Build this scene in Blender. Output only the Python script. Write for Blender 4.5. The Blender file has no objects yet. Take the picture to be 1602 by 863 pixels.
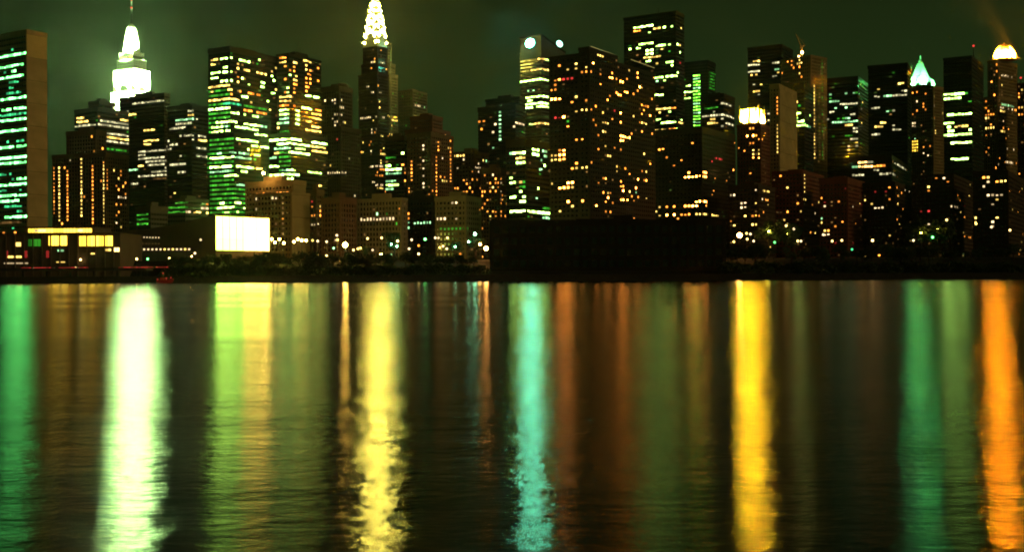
import bpy, math, random
from mathutils import Vector
random.seed(7)
R = math.radians
scene = bpy.context.scene
col = bpy.context.collection

# ------------------------------------------------------------------ camera
F, CX, CY, CAMZ, ROLL = 1800.0, 801.0, 431.5, 3.0, 0.0045   # focal length in photo pixels
cam_d = bpy.data.cameras.new('camera')
cam = bpy.data.objects.new('camera', cam_d)
col.objects.link(cam)
cam.location = (0, 0, CAMZ)
cam.rotation_mode = 'ZXY'
cam.rotation_euler = (R(90), 0, 0)
cam.rotation_mode = 'XYZ'
cam.rotation_euler = (R(90), ROLL, 0)
cam_d.sensor_width = 36.0
cam_d.lens = 36.0 * F / 1602.0
cam_d.clip_start = 0.1
cam_d.clip_end = 20000
scene.camera = cam

# ------------------------------------------------------------------ night sky
world = bpy.data.worlds.new('World')
scene.world = world
world.use_nodes = True
wn, wl = world.node_tree.nodes, world.node_tree.links
wn.clear()
w_out = wn.new('ShaderNodeOutputWorld')
sky = wn.new('ShaderNodeTexSky')
sky.sky_type = 'NISHITA'
sky.sun_disc = False
sky.sun_elevation = R(-6)
sky.sun_rotation = R(118)
sky.air_density, sky.dust_density = 1.0, 3.0
bg_sky = wn.new('ShaderNodeBackground')
bg_sky.inputs['Strength'].default_value = 0.05
bg_glow = wn.new('ShaderNodeBackground')          # the green light-polluted night air, same all round
geo = wn.new('ShaderNodeNewGeometry')
sep = wn.new('ShaderNodeSeparateXYZ')
rmp = wn.new('ShaderNodeValToRGB')
rmp.color_ramp.elements[0].position = 0.0
rmp.color_ramp.elements[0].color = (0.0180, 0.0420, 0.0095, 1)
rmp.color_ramp.elements[1].position = 0.7
rmp.color_ramp.elements[1].color = (0.0035, 0.0050, 0.0022, 1)
e = rmp.color_ramp.elements.new(0.26)
e.color = (0.0115, 0.0205, 0.0050, 1)
tc = wn.new('ShaderNodeTexCoord')
wl.new(tc.outputs['Generated'], sep.inputs[0])
wl.new(sep.outputs['Z'], rmp.inputs['Fac'])
wl.new(rmp.outputs['Color'], bg_glow.inputs['Color'])
bg_glow.inputs['Strength'].default_value = 1.0
w_add = wn.new('ShaderNodeAddShader')
wl.new(sky.outputs['Color'], bg_sky.inputs['Color'])
wl.new(bg_sky.outputs[0], w_add.inputs[0])
wl.new(bg_glow.outputs[0], w_add.inputs[1])
wl.new(w_add.outputs[0], w_out.inputs['Surface'])

# weak warm glow of the far bank's city, from behind the camera on the right
sun_d = bpy.data.lights.new('sun', 'SUN')
sun = bpy.data.objects.new('sun', sun_d)
col.objects.link(sun)
sun_d.energy = 0.36
sun_d.angle = R(12)
sun_d.color = (1.0, 0.66, 0.22)
sun.rotation_euler = Vector((-0.86, 0.50, -0.30)).to_track_quat('-Z', 'Y').to_euler()

scene.view_settings.view_transform = 'Standard'
scene.view_settings.look = 'None'
scene.view_settings.exposure = -0.3
scene.view_settings.gamma = 1.0
scene.view_settings.use_curve_mapping = False
scene.render.engine = 'CYCLES'
cy = scene.cycles
cy.use_denoising = True
cy.max_bounces = 4
cy.diffuse_bounces = 2
cy.glossy_bounces = 3
cy.transmission_bounces = 2
cy.volume_bounces = 1
cy.use_light_tree = True
cy.filter_width = 1.9
cy.caustics_reflective = True
cy.sample_clamp_indirect = 300.0

# ------------------------------------------------------------------ materials
MATS = {}
def mat(name, color, rough=0.8, metal=0.0, var=0.0, scale=0.15, ior=1.45, bump=0.0):
    m = bpy.data.materials.new(name)
    m.use_nodes = True
    n, l = m.node_tree.nodes, m.node_tree.links
    b = n['Principled BSDF']
    b.inputs['Base Color'].default_value = (*color, 1)
    b.inputs['Roughness'].default_value = rough
    b.inputs['Metallic'].default_value = metal
    b.inputs['IOR'].default_value = ior
    if var:
        t = n.new('ShaderNodeTexCoord')
        nz = n.new('ShaderNodeTexNoise')
        nz.inputs['Scale'].default_value = scale
        nz.inputs['Detail'].default_value = 6
        mx = n.new('ShaderNodeMix')
        mx.data_type = 'RGBA'
        mx.inputs[6].default_value = tuple(c * (1 - var) for c in color) + (1,)
        mx.inputs[7].default_value = tuple(min(1, c * (1 + var)) for c in color) + (1,)
        l.new(t.outputs['Object'], nz.inputs['Vector'])
        l.new(nz.outputs['Fac'], mx.inputs[0])
        l.new(mx.outputs[2], b.inputs['Base Color'])
        if bump:
            bp = n.new('ShaderNodeBump')
            bp.inputs['Strength'].default_value = bump
            l.new(nz.outputs['Fac'], bp.inputs['Height'])
            l.new(bp.outputs['Normal'], b.inputs['Normal'])
    MATS[name] = m
    return m

def emis(name, color, strength):
    m = bpy.data.materials.new(name)
    m.use_nodes = True
    n, l = m.node_tree.nodes, m.node_tree.links
    n.remove(n['Principled BSDF'])
    em = n.new('ShaderNodeEmission')
    em.inputs['Color'].default_value = (*color, 1)
    em.inputs['Strength'].default_value = strength
    l.new(em.outputs[0], n['Material Output'].inputs['Surface'])
    m.cycles.emission_sampling = 'FRONT'
    MATS[name] = m
    return m

mat('dark_glass', (0.010, 0.012, 0.012), 0.12, ior=1.5)
mat('green_glass', (0.012, 0.03, 0.018), 0.12, ior=1.5)
mat('black_metal', (0.022, 0.020, 0.018), 0.5, var=.3)
mat('bronze', (0.030, 0.022, 0.016), 0.5, var=.3)
mat('dark_brick', (0.07, 0.045, 0.032), 0.9, var=.35)
mat('brown_brick', (0.20, 0.105, 0.055), 0.9, var=.35)
mat('red_brick', (0.22, 0.07, 0.045), 0.9, var=.35)
mat('limestone', (0.36, 0.29, 0.18), 0.9, var=.25)
mat('tan_stone', (0.40, 0.30, 0.15), 0.9, var=.2)
mat('pale_marble', (0.60, 0.45, 0.22), 0.8, var=.45, scale=.12)
mat('grey_concrete', (0.16, 0.15, 0.13), 0.9, var=.3)
mat('pale_clad', (0.11, 0.115, 0.10), 0.6, var=.2)
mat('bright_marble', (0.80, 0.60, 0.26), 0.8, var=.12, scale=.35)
mat('esb_stone', (0.55, 0.52, 0.45), 0.85, var=.15)
mat('copper', (0.30, 0.42, 0.32), 0.6, var=.2)
mat('gold_tile', (0.55, 0.40, 0.14), 0.6, var=.2)
mat('steel', (0.45, 0.45, 0.45), 0.35, metal=0.8)
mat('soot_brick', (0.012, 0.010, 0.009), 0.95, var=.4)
mat('asphalt', (0.05, 0.05, 0.05), 0.9, var=.3)
mat('bark', (0.05, 0.035, 0.025), 0.9, var=.3)
mat('leaf', (0.022, 0.055, 0.014), 0.7, var=.5, scale=.8)
mat('car_paint', (0.10, 0.03, 0.03), 0.3)
mat('car_paint_blue', (0.03, 0.04, 0.08), 0.3)
mat('tyre', (0.01, 0.01, 0.01), 0.8)
mat('boat_red', (0.55, 0.02, 0.02), 0.4)

PAL = {  # lit windows and lamps: colour, strength
    'w': ((1.0, 0.72, 0.36), 2.0), 'y': ((1.0, 0.64, 0.13), 3.6), 'o': ((1.0, 0.31, 0.035), 3.8),
    'g': ((0.42, 1.0, 0.42), 2.0), 't': ((0.06, 0.80, 0.26), 1.5), 'G': ((0.08, 0.65, 0.04), 0.55),
    'd': ((0.75, 0.38, 0.10), 0.28), 'r': ((1.0, 0.06, 0.05), 0.9), 'W': ((1.0, 0.66, 0.20), 15.0),
    'Y': ((1.0, 0.60, 0.05), 3.4), 'c': ((0.14, 1.0, 0.19), 11.0), 'k': ((0.30, 0.55, 0.10), 0.10),
    'v': ((0.52, 1.0, 0.17), 13.0), 'u': ((1.0, 0.31, 0.04), 36.0), 'x': ((0.95, 0.86, 0.45), 1.15),
    'q': ((1.0, 0.52, 0.14), 6.0), 'f': ((0.10, 0.80, 0.05), 0.62), 'l': ((0.22, 1.0, 0.05), 5.0),
}
LEV = (0.4, 1.0, 1.8)
EM = {}
def em(code, lev=1):
    k = (code, lev)
    if k not in EM:
        c, s = PAL[code]
        EM[k] = emis('light_%s_%d' % (code, lev), c, s * LEV[lev])
    return EM[k]

# ------------------------------------------------------------------ mesh helpers
class MB:
    def __init__(s): s.v, s.f = [], []
    def hexa(s, p):                      # 8 points: bottom ring, top ring
        o = len(s.v); s.v += [tuple(q) for q in p]
        s.f += [(o, o+3, o+2, o+1), (o+4, o+5, o+6, o+7), (o, o+1, o+5, o+4), (o+1, o+2, o+6, o+5), (o+2, o+3, o+7, o+6), (o+3, o, o+4, o+7)]
    def obox(s, c, u, hu, hn, z0, z1):   # box along unit dir u (xy), thickness along its normal
        c = Vector((c[0], c[1])); u = Vector((u[0], u[1])); n = Vector((-u.y, u.x))
        ring = [c - u*hu - n*hn, c + u*hu - n*hn, c + u*hu + n*hn, c - u*hu + n*hn]
        s.hexa([(q.x, q.y, z0) for q in ring] + [(q.x, q.y, z1) for q in ring])
    def box(s, x0, x1, y0, y1, z0, z1):
        s.hexa([(x0,y0,z0),(x1,y0,z0),(x1,y1,z0),(x0,y1,z0),(x0,y0,z1),(x1,y0,z1),(x1,y1,z1),(x0,y1,z1)])
    def quadprism(s, ring, z0, z1, ring2=None):
        ring2 = ring2 or ring
        s.hexa([(q[0], q[1], z0) for q in ring] + [(q[0], q[1], z1) for q in ring2])
    def lathe(s, prof, cx=0, cy=0, seg=12, ph=0):
        o = len(s.v)
        for r, z in prof:
            for k in range(seg):
                a = ph + 2*math.pi*k/seg
                s.v.append((cx + r*math.cos(a), cy + r*math.sin(a), z))
        for i in range(len(prof)-1):
            for k in range(seg):
                k2 = (k+1) % seg
                s.f.append((o+i*seg+k, o+i*seg+k2, o+(i+1)*seg+k2, o+(i+1)*seg+k))
        s.f.append(tuple(o+k for k in reversed(range(seg))))
        s.f.append(tuple(o+(len(prof)-1)*seg+k for k in range(seg)))
    def bar(s, a, b, r, seg=6, r2=None):
        a, b = Vector(a), Vector(b); d = (b-a).normalized()
        t = Vector((0,0,1)) if abs(d.z) < .9 else Vector((1,0,0))
        x = d.cross(t).normalized(); y = d.cross(x); o = len(s.v); r2 = r if r2 is None else r2
        for p, rr in ((a, r), (b, r2)):
            for k in range(seg):
                an = 2*math.pi*k/seg
                s.v.append(tuple(p + x*rr*math.cos(an) + y*rr*math.sin(an)))
        for k in range(seg):
            k2 = (k+1) % seg
            s.f.append((o+k, o+seg+k, o+seg+k2, o+k2))
        s.f.append(tuple(o+k for k in range(seg))); s.f.append(tuple(o+seg+k for k in reversed(range(seg))))
    def mesh(s, name, m):
        me = bpy.data.meshes.new(name)
        me.from_pydata(s.v, [], s.f)
        me.materials.append(MATS[m] if isinstance(m, str) else m)
        return me
    def build(s, name, m, parent=None, kind=None, loc=None):
        o = bpy.data.objects.new(name, s.mesh(name, m)); col.objects.link(o)
        if parent: o.parent = parent
        if kind: o['kind'] = kind
        if loc is not None: o.location = loc
        return o

def thing(name, label, cat, loc=(0,0,0), group=None):
    o = bpy.data.objects.new(name, None); col.objects.link(o)
    o.empty_display_size = 1
    o.location = loc; o['label'] = label; o['category'] = cat
    if group: o['group'] = group
    return o

UNIT = {}
def unit_box(m):
    if m.name not in UNIT:
        b = MB(); b.box(-.5, .5, -.5, .5, -.5, .5); UNIT[m.name] = b.mesh('pane_' + m.name, m)
    return UNIT[m.name]

# photo pixel -> ray / point
def ray(px, py):
    dx, dy = px - CX, py - CY
    return (dx - ROLL*dy) / F, -(dy + ROLL*dx) / F
def pt(px, py, Y):
    k, t = ray(px, py)
    return Vector((k*Y, Y, CAMZ + t*Y))

def gz(x, y):      # terrain height
    if x < -205:
        return 3.0 if y < 690 else (13.0 if y > 700 else 3.0 + (y-690))
    return 3.0 + 10.0*min(1, max(0, (y-658)/34.0))
GZ = 13.0

# crops used to read the photograph: origin and scale
Z = {'A': (0,0,3.922), 'B': (0,210,3.674), 'C': (250,50,3.922), 'D': (250,230,4.015), 'E': (500,0,3.922),
     'F': (500,210,3.674), 'G': (740,0,3.924), 'H': (740,200,3.524), 'I': (960,0,3.923), 'J': (1000,200,3.524),
     'K': (1140,30,3.921), 'L': (1340,40,4.111), 'M': (1270,220,3.753)}

STY = {  # window height share, window width share, pier depth, spandrel depth, glass
    'ribbon': (.52, .90, .10, .35, 'dark_glass'), 'grid': (.50, .55, .30, .22, 'dark_glass'),
    'pier': (.58, .55, .38, .12, 'dark_glass'), 'apt': (.46, .58, .22, .30, 'dark_glass'),
    'green': (.46, .88, .08, .16, 'green_glass'), 'slab': (.44, .84, .12, .16, 'green_glass'),
}
stats = {}
class Bld:
    def __init__(s, name, label, D, blocks, wall='black_metal', fh=3.8, bw=2.6, style='ribbon', theta=30, lit='', dim=0.0, dimc='d',
                 group=None, cat='building', pent=True, blankL=False, blankR=False, base=GZ, keep=0.95, white='w'):
        s.white = white
        s.name, s.D, s.th = name, D, R(theta)
        s.fh, s.bw, s.wall = fh, bw, wall
        s.wh, s.ww, s.pd, s.sd, s.glass = STY[style]
        s.blocks, s.lits, s.keep = [], {}, keep
        s.uL = Vector((-math.cos(s.th), math.sin(s.th))); s.uR = Vector((math.sin(s.th), math.cos(s.th)))
        b0 = blocks[0]
        k, _ = ray(b0[1], 300)
        s.root = thing(name, label, cat, (k*D, D, base), group)
        s.o = Vector((k*D, D, base))
        for i, b in enumerate(blocks): s.block(i, *b, base=base)
        s.blankL, s.blankR = blankL, blankR
        for i, bl in enumerate(s.blocks): s.facade(i, bl)
        if pent: s.penthouse()
        if lit: s.light(lit)
        if dim: s.dims(dim, dimc)
        s.windows()
    def block(s, i, x0, xc, x2, ytop, dD=0, ybot=None, base=GZ):
        D = s.D + dD
        p = pt(xc, ytop, D); C = Vector((p.x, p.y)); top = p.z
        def wid(px, u):
            k, _ = ray(px, ytop)
            return max(1.0, (k*C.y - C.x) / (u.x - k*u.y))
        wL, wR = wid(x0, s.uL), wid(x2, s.uR)
        zb = base if ybot is None else pt(xc, ybot, D).z
        wLb, wRb = min(max(wL, 8), 120), min(max(wR, 8), 120)
        ring = [C, C + s.uR*wRb, C + s.uR*wRb + s.uL*wLb, C + s.uL*wLb]
        s.blocks.append(dict(C=C, wL=wLb, wR=wRb, top=top, zb=zb, ring=ring, D=D))
    def facade(s, i, b):
        L = lambda q: (q.x - s.o.x, q.y - s.o.y)
        H, zb, top = s.fh, b['zb'] - s.o.z, b['top'] - s.o.z
        nf = max(1, int((top - zb - 1.2) / H))
        zpar = zb + nf*H
        g = MB(); g.quadprism([L(q) for q in b['ring']], zb, zpar)
        g.build('glazing', s.glass, s.root)
        w = MB()
        C0 = Vector(L(b['C']))
        faces = {'L': (C0, s.uL, b['wL'], s.blankL), 'R': (C0, s.uR, b['wR'], s.blankR)}
        b['faces'] = {}
        for key, (o, u, wd, blank) in faces.items():
            n = Vector((-math.sin(s.th), -math.cos(s.th))) if key == 'L' else Vector((math.cos(s.th), -math.sin(s.th)))
            nc = max(1, round(wd / s.bw)); bw = wd / nc
            b['faces'][key] = dict(o=o, u=u, n=n, nc=nc, bw=bw, nf=nf, zb=zb, blank=blank)
            if blank:
                # big stone panels, each one a little proud of the joints
                np_ = max(2, round((zpar - zb) / (H*4)))
                pm = MB(); pm.obox((0, 0), u, wd/2 - .06, .2, .12, (zpar-zb)/np_ - .12); me = pm.mesh('panel', s.wall)
                for j in range(np_):
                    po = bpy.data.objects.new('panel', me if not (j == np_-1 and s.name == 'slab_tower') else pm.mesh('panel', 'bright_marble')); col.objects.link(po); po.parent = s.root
                    c = o + u*wd/2 + n*(.2 + .02*(j % 2)); po.location = (c.x, c.y, zb + j*(zpar-zb)/np_)
                continue
            for f in range(nf + 1):
                h = H*(1 - s.wh); z0 = zb + f*H - h/2
                c = o + u*wd/2 + n*s.sd/2
                w.obox(c, u, wd/2 - .02, s.sd/2, max(zb, z0), min(zpar, z0 + h))
            for c_ in range(nc + 1):
                pw = bw*(1 - s.ww)
                c = o + u*min(wd - pw/2, max(pw/2, c_*bw)) + n*s.pd/2
                w.obox(c, u, pw/2, s.pd/2, zb + .01, zpar + .02)
        fr = w.build('facade_frame', s.wall, s.root, 'stuff') if w.v else None
        # parapet ring and roof
        r = MB(); ct = sum(b['ring'], Vector((0, 0)))/4
        big = [L(ct + (q - ct)*1.0 + (q - ct).normalized()*.7) for q in b['ring']]
        r.quadprism(big, zpar + .03, top)
        r.build('parapet', s.wall, s.root)
    def penthouse(s):
        b = s.blocks[0]; rnd = random.Random(s.name + str(round(s.D)))
        ct = sum(b['ring'], Vector((0, 0)))/4
        p = MB(); L = lambda q: (q.x - s.o.x, q.y - s.o.y)
        top = b['top'] - s.o.z
        ring = [ct + (q - ct)*rnd.uniform(.28, .45) for q in b['ring']]
        ring = [ct + (q - ct)*.4 for q in b['ring']]
        p.quadprism([L(q) for q in ring], top - .5, top + rnd.uniform(2.0, 4.0))
        p.build('penthouse', s.wall, s.root)
    def hit(s, px, py):
        k, t = ray(px, py); best = None
        for bi, b in enumerate(s.blocks):
            for key, fc in b['faces'].items():
                if fc['blank']: continue
                C, u, w = b['C'], fc['u'], fc['bw']*fc['nc']
                den = u.x - k*u.y
                if abs(den) < 1e-6: continue
                q = (k*C.y - C.x)/den
                if not (0 <= q <= w): continue
                Y = C.y + q*u.y; z = CAMZ + t*Y - s.o.z
                if fc['n'].dot(Vector((-k*Y, -Y))) <= 0: continue
                fl = int((z - fc['zb'])/s.fh)
                if z < fc['zb'] or fl >= fc['nf']: continue
                if best is None or Y < best[0]: best = (Y, bi, key, int(q/fc['bw']), fl)
        return best
    def put(s, px, py, c, floors=None):
        h = s.hit(px, py)
        if not h: stats['miss'] = stats.get('miss', 0) + 1; return
        Y, bi, key, cc, fl = h
        if floors is not None: fl = floors.setdefault((bi, key), fl)
        s.lits.setdefault((bi, key, min(cc, s.blocks[bi]['faces'][key]['nc']-1), fl), c)
    def light(s, txt):
        for part in txt.split():
            zk, body = part.split('|'); ox, oy, sc = Z[zk]
            for row in body.split(';'):
                if not row: continue
                isc = row[0] == 'c'
                if isc: row = row[1:]
                a, items = row.split(':'); a = float(a)
                for it in items.split(','):
                    c = it[-1]; rng = it[:-1].split('-')
                    lo = float(rng[0]); hi = float(rng[-1])
                    if isc:
                        step = s.fh*F/s.D*sc; y = lo
                        while y <= hi:
                            if random.random() < s.keep: s.put(ox + a/sc, oy + y/sc, c)
                            y += step
                    else:
                        fl = {}; step = max(1.5, .5*s.bw*F/s.D*sc*.7); pxs = []
                        m = (lo+hi)/2
                        n = max(1, int((hi-lo)/step)); half = step*.5
                        if hi == lo: s.put(ox+m/sc, oy+a/sc, c); continue
                        xs = [lo + (hi-lo)*(i+.5)/n for i in range(n)]
                        xs.sort(key=lambda x: abs(x-m))
                        for x in xs:
                            s.put(ox + x/sc, oy + a/sc, c, fl)
    def dims(s, p, codes):
        for bi, b in enumerate(s.blocks):
            for key, fc in b['faces'].items():
                if fc['blank']: continue
                for c in range(fc['nc']):
                    for f in range(fc['nf']):
                        if random.random() < p and (bi, key, c, f) not in s.lits:
                            s.lits[(bi, key, c, f)] = random.choice(codes)
    def windows(s):
        items = list(s.lits.items())
        bright = 'WqvuwxgcylYotrGfdk'
        items.sort(key=lambda t: bright.index(t[1]))
        rest = {}
        for i, ((bi, key, c, f), code) in enumerate(items):
            fc = s.blocks[bi]['faces'][key]
            p = fc['o'] + fc['u']*((c+.5)*fc['bw']) + fc['n']*.09
            z = fc['zb'] + (f+.5)*s.fh
            if code == 'w': code = s.white
            m = em(code, random.choices((0, 1, 2), (3, 4, 2))[0])
            if i < 290:
                o = bpy.data.objects.new('window', unit_box(m)); col.objects.link(o)
                o.parent = s.root
                o.location = (p.x, p.y, z)
                o.rotation_euler[2] = math.atan2(fc['u'].y, fc['u'].x)
                k_ = random.choice((1, 1, 1, .8, .62)); hh = s.fh*s.wh*.97
                o.scale = (fc['bw']*s.ww*random.choice((.98, .98, .8)), .14, hh*k_); o.location.z += hh*(k_-1)*(-.5 if random.random() < .3 else .5)
            else:
                rest.setdefault(m.name, (m, MB()))[1].obox(p, fc['u'], fc['bw']*s.ww*.49, .07, z - s.fh*s.wh*.48, z + s.fh*s.wh*.48)
        for m, b in rest.values(): b.build('small_window', m, s.root, 'stuff')
        stats['win'] = stats.get('win', 0) + len(items)

#@@SETTING
# ------------------------------------------------------------------ water, bank
def make_water():
    m = bpy.data.materials.new('river_water'); m.use_nodes = True
    n, l = m.node_tree.nodes, m.node_tree.links
    n.remove(n['Principled BSDF'])
    t = n.new('ShaderNodeTexCoord')
    def noise(sx, sy, detail=3, rough=.5):
        mp = n.new('ShaderNodeMapping'); mp.inputs['Scale'].default_value = (sx, sy, 1)
        nz = n.new('ShaderNodeTexNoise'); nz.inputs['Scale'].default_value = 1; nz.inputs['Detail'].default_value = detail
        nz.inputs['Roughness'].default_value = rough
        l.new(t.outputs['Object'], mp.inputs['Vector']); l.new(mp.outputs[0], nz.inputs['Vector'])
        return nz.outputs['Fac']
    gl = n.new('ShaderNodeBsdfAnisotropic'); gl.distribution = 'BECKMANN'
    gl.inputs['Anisotropy'].default_value = WATER_ANISO
    tg = n.new('ShaderNodeCombineXYZ'); tg.inputs[0].default_value = 1.0
    l.new(tg.outputs[0], gl.inputs['Tangent'])
    # slicks: long calm and ruffled bands across the current
    mr = n.new('ShaderNodeMapRange')
    mr.inputs['From Min'].default_value, mr.inputs['From Max'].default_value = .3, .7
    mr.inputs['To Min'].default_value, mr.inputs['To Max'].default_value = WATER_R0, WATER_R1
    l.new(noise(.004, .035, 4), mr.inputs['Value'])
    l.new(mr.outputs[0], gl.inputs['Roughness'])
    # small ripples and longer swell, crests lying along the shore
    b1 = n.new('ShaderNodeBump'); b1.inputs['Strength'].default_value = 1; b1.inputs['Distance'].default_value = WATER_B1
    l.new(noise(2.6, 4.2, 4), b1.inputs['Height'])
    bm = n.new('ShaderNodeBump'); bm.inputs['Strength'].default_value = 1; bm.inputs['Distance'].default_value = WATER_BM
    l.new(noise(.8, 1.2, 3), bm.inputs['Height']); l.new(b1.outputs[0], bm.inputs['Normal'])
    b2 = n.new('ShaderNodeBump'); b2.inputs['Strength'].default_value = 1; b2.inputs['Distance'].default_value = WATER_B2
    l.new(noise(.05, .38, 3), b2.inputs['Height'])
    l.new(bm.outputs[0], b2.inputs['Normal'])
    l.new(b2.outputs[0], gl.inputs['Normal'])
    df = n.new('ShaderNodeBsdfDiffuse'); df.inputs['Color'].default_value = (0.003, 0.005, 0.005, 1)
    fr = n.new('ShaderNodeFresnel'); fr.inputs['IOR'].default_value = 1.34
    mx = n.new('ShaderNodeMixShader')
    l.new(fr.outputs[0], mx.inputs[0]); l.new(df.outputs[0], mx.inputs[1]); l.new(gl.outputs[0], mx.inputs[2])
    l.new(mx.outputs[0], n['Material Output'].inputs['Surface'])
    w = MB(); w.v = [(-2000,-400,0),(2000,-400,0),(2000,652,0),(-2000,652,0)]; w.f = [(0,1,2,3)]
    MATS['river_water'] = m
    w.build('river', 'river_water', None, 'structure')
WATER_ANISO, WATER_R0, WATER_R1, WATER_B1, WATER_BM, WATER_B2 = 0.40, 0.160, 0.240, 0.010, 0.017, 0.05
make_water()

g = MB()
xs = [-2000, -900, -500, -300, -206, -204, -100, 0, 150, 300, 500, 900, 2000]
ys = [651, 658, 664, 670, 676, 682, 690, 695, 700, 800, 1200, 2600]
for x in xs:
    for y in ys: g.v.append((x, y, gz(x, y)))
for i in range(len(xs)-1):
    for j in range(len(ys)-1):
        a = i*len(ys)+j; g.f.append((a, a+len(ys), a+len(ys)+1, a+1))
mat('ground_soil', (0.006, 0.006, 0.005), 0.95, var=.5, scale=.2)
g.build('ground', 'ground_soil', None, 'structure')
mat('wall_stone', (0.03, 0.028, 0.025), 0.9, var=.5, scale=.4)
w = MB(); w.box(-1900, 1900, 650.2, 651.2, -1, 3.4)
wall = w.build('river_wall', 'wall_stone', None)
wall['label'] = 'long dark stone river wall along the water edge'; wall['category'] = 'wall'
cap = MB(); cap.box(0, 5.9, 0, 1.4, 0, .35); cme = cap.mesh('coping_stone', 'wall_stone')
for k in range(110):
    o = bpy.data.objects.new('coping_stone', cme); col.objects.link(o); o.parent = wall; o.location = (-330 + k*6, 650.0, 3.42)

#@@BUILDINGS
# ------------------------------------------------------------------ buildings, left to right
B = Bld
B('slab_tower', 'tall glass slab tower with green lit floors and blank ochre end wall', 740, [(-90, 41, 73, 46)], 'pale_marble', 3.5, 2.6, 'slab', 32,
  blankR=True, pent=False, dim=.03, dimc='t', lit='A|333:0-155c;402:0-150c;433:65-95c;465:0-50c,58-150c;500:55-120t;538:60-78t;567:40-130t;598:0-155c;665:5-70c,88-155c;700:5-155t;735:0-155c;800:5-62c,80-158c;862:110-150t '
  'B|40:95-110t;70:5-75c,95-150c;130:5-150c;165:5-150c;235:5-30t;262:95-150c;295:5-90c,102-150c;325:5-40t,110-130t;357:5-150c;390:5-115c;420:30-130t;450:95-120t;483:30-150c;515:5-130d')
B('apartment_tower', 'brown brick apartment tower with vertical columns of small orange windows', 980,
  [(104, 150, 166, 203), (82, 165, 201, 238, -6)], 'brown_brick', 3.2, 3.0, 'pier', 22, dim=.03, dimc='do',
  lit='B|c313:195-455o;c340:195-515y;c395:205-490o;c468:150-490y;c540:190-525o;c597:185-525y;c620:210-320o;122:330y,378-390y;155:405w,475w;90:545o,585o;130:510o;215:660y,690o;235:690o;258:680y;283:715o;300:665o,710o;363:680-720w;405:670o,690o;440:680o;465:665o;510:665w;527:695y;320:685o')
B('office_tower', 'stepped dark office tower with slanting white ribbon floors below the floodlit spire', 1150,
  [(139, 156, 180, 157), (117, 153, 201, 168, -8)], 'black_metal', 3.9, 2.8, dim=.05, dimc='kGd',
  white='x', lit='A|675:465-515w,540-600w;718:470-520y;755:470-540y,545-585w;782:460-535w;825:480-500w;663:700-735w;683:700-735w;730:740-785y;760:620-785w;780:605-785w;828:635-785w;858:645-785y '
  'B|5:440-470w,600-735w;40:600-745w;85:610-720G;122:620-690g;155:630-660y;165:730G')
B('office_tower', 'dark block with one white top row and a square patch of lit floors', 1300, [(187, 257, 262, 145)], 'black_metal', 4.0, 3.0, dim=.03, dimc='kd',
  white='x', lit='A|630:810-1010w;680:785w;698:795-830y;720:835G;778:990G;802:885-945y B|40:830-905y;60:830-865y;80:960-975w;100:800-950w;125:800-835w,860-940w;145:800-950w;160:840-950w;185:800-825y,850-950w;205:870-955w;230:800-955w;247:880-950d;210:735-790g;287:760-795w')
B('office_block', 'low dark office block with scattered white windows between two towers', 1080, [(262, 300, 328, 163)], 'black_metal', 3.8, 2.6, dim=.04, dimc='kd',
  white='x', lit='C|485:180-200w;505:180-200y;535:100-200g;555:95-195w;545:220-235w;570:185y;602:65-160w;635:155-190w;645:118-128w;632:238-285w;640:207w;655:207w;658:235-290y;670:55w;690:65-105w;703:230-285w;712:52-65w;760:130w;775:230-300w;808:70-155w;850:115-155w '
  'D|50:135w;70:235-300w;105:75-160w;150:120-160w;140:308o;275:95y')
B('garage_block', 'small green lit flat roofed block beside the saddle roofed hall', 850, [(214, 236, 262, 322)], 'grey_concrete', 3.5, 2.6, 'green', lit='B|420:795-850f,870-920G;440:795-850f,870-900y,930-960w;460:795-850f;480:795-850f;500:795-850f;518:795-850f;425:930-955w;445:940-970g')
B('garage_block', 'low dark block with dim green bays under the white windows', 880, [(262, 290, 326, 310)], 'grey_concrete', 3.5, 2.6, 'green', lit='D|340:100-180f;365:100-180f;385:10-45w,60-180G;402:30-150f;370:295o;398:265-315w;418:170-190w,210-260y,290-315y;320:330y')
B('hotel_tower', 'broad glass tower with bright green lit corner and white floor rows', 900, [(326, 360, 433, 72), (324, 366, 420, 208, -6)], 'black_metal', 3.55, 2.5, 'green', 30, dim=.05, dimc='Gdk',
  white='v', lit='C|172:315-355y,375-420w,435w,490-550w,605w;200:320-340y,475y;217:390-410w,475y;235:510-545y,690y,715y;243:310-375w,390-415w,435w;260:595-655y,685w;275:475o,510w;292:312-360w,370-420w,440w;305:485y,625-640w,700w;318:475o;328:540w,625-640w;335:310-425y;345:435y,715y;360:310-330y,430y;368:435o,490o;378:540-580o,600-620o;382:680-710w;395:510-540w;415:310-425y;415:435-490y;432:560y,665w;440:395-500t;455:520-650G;482:305-490w;495:515-560o,600-655o;487:675y;518:515w;523:570-600w;543:345-475w;575:312-380w,390-420g;580:512-615w;590:620-655g;605:315-380w,400-425w;605:470-605w;637:315-375w,390-450w;637:460-580w,590-655w;672:478-570w,580-600w;710:570-605w,615-660w;735:350-380g,430-470g,550w;740:480-545g;768:315-450w,460-560g,575-610w;828:315-350w,370-430w;830:475-570w,590-630y;858:500-520w '
  'D|125:320-440w,485-590w;160:320-440g,510-545w;190:410-490w;225:490-530g;350:380-400w,470-500w;385:360-470w,530w;415:410-430w,490w '
  'C|' + ';'.join('%d:302-428f' % y for y in range(345, 640, 14)) + ' C|' + ';'.join('%d:302-455f' % y for y in range(640, 860, 14)) + ' D|' + ';'.join('%d:320-%df' % (y, 470 if y < 230 else 540) for y in range(175, 430, 14)))
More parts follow.
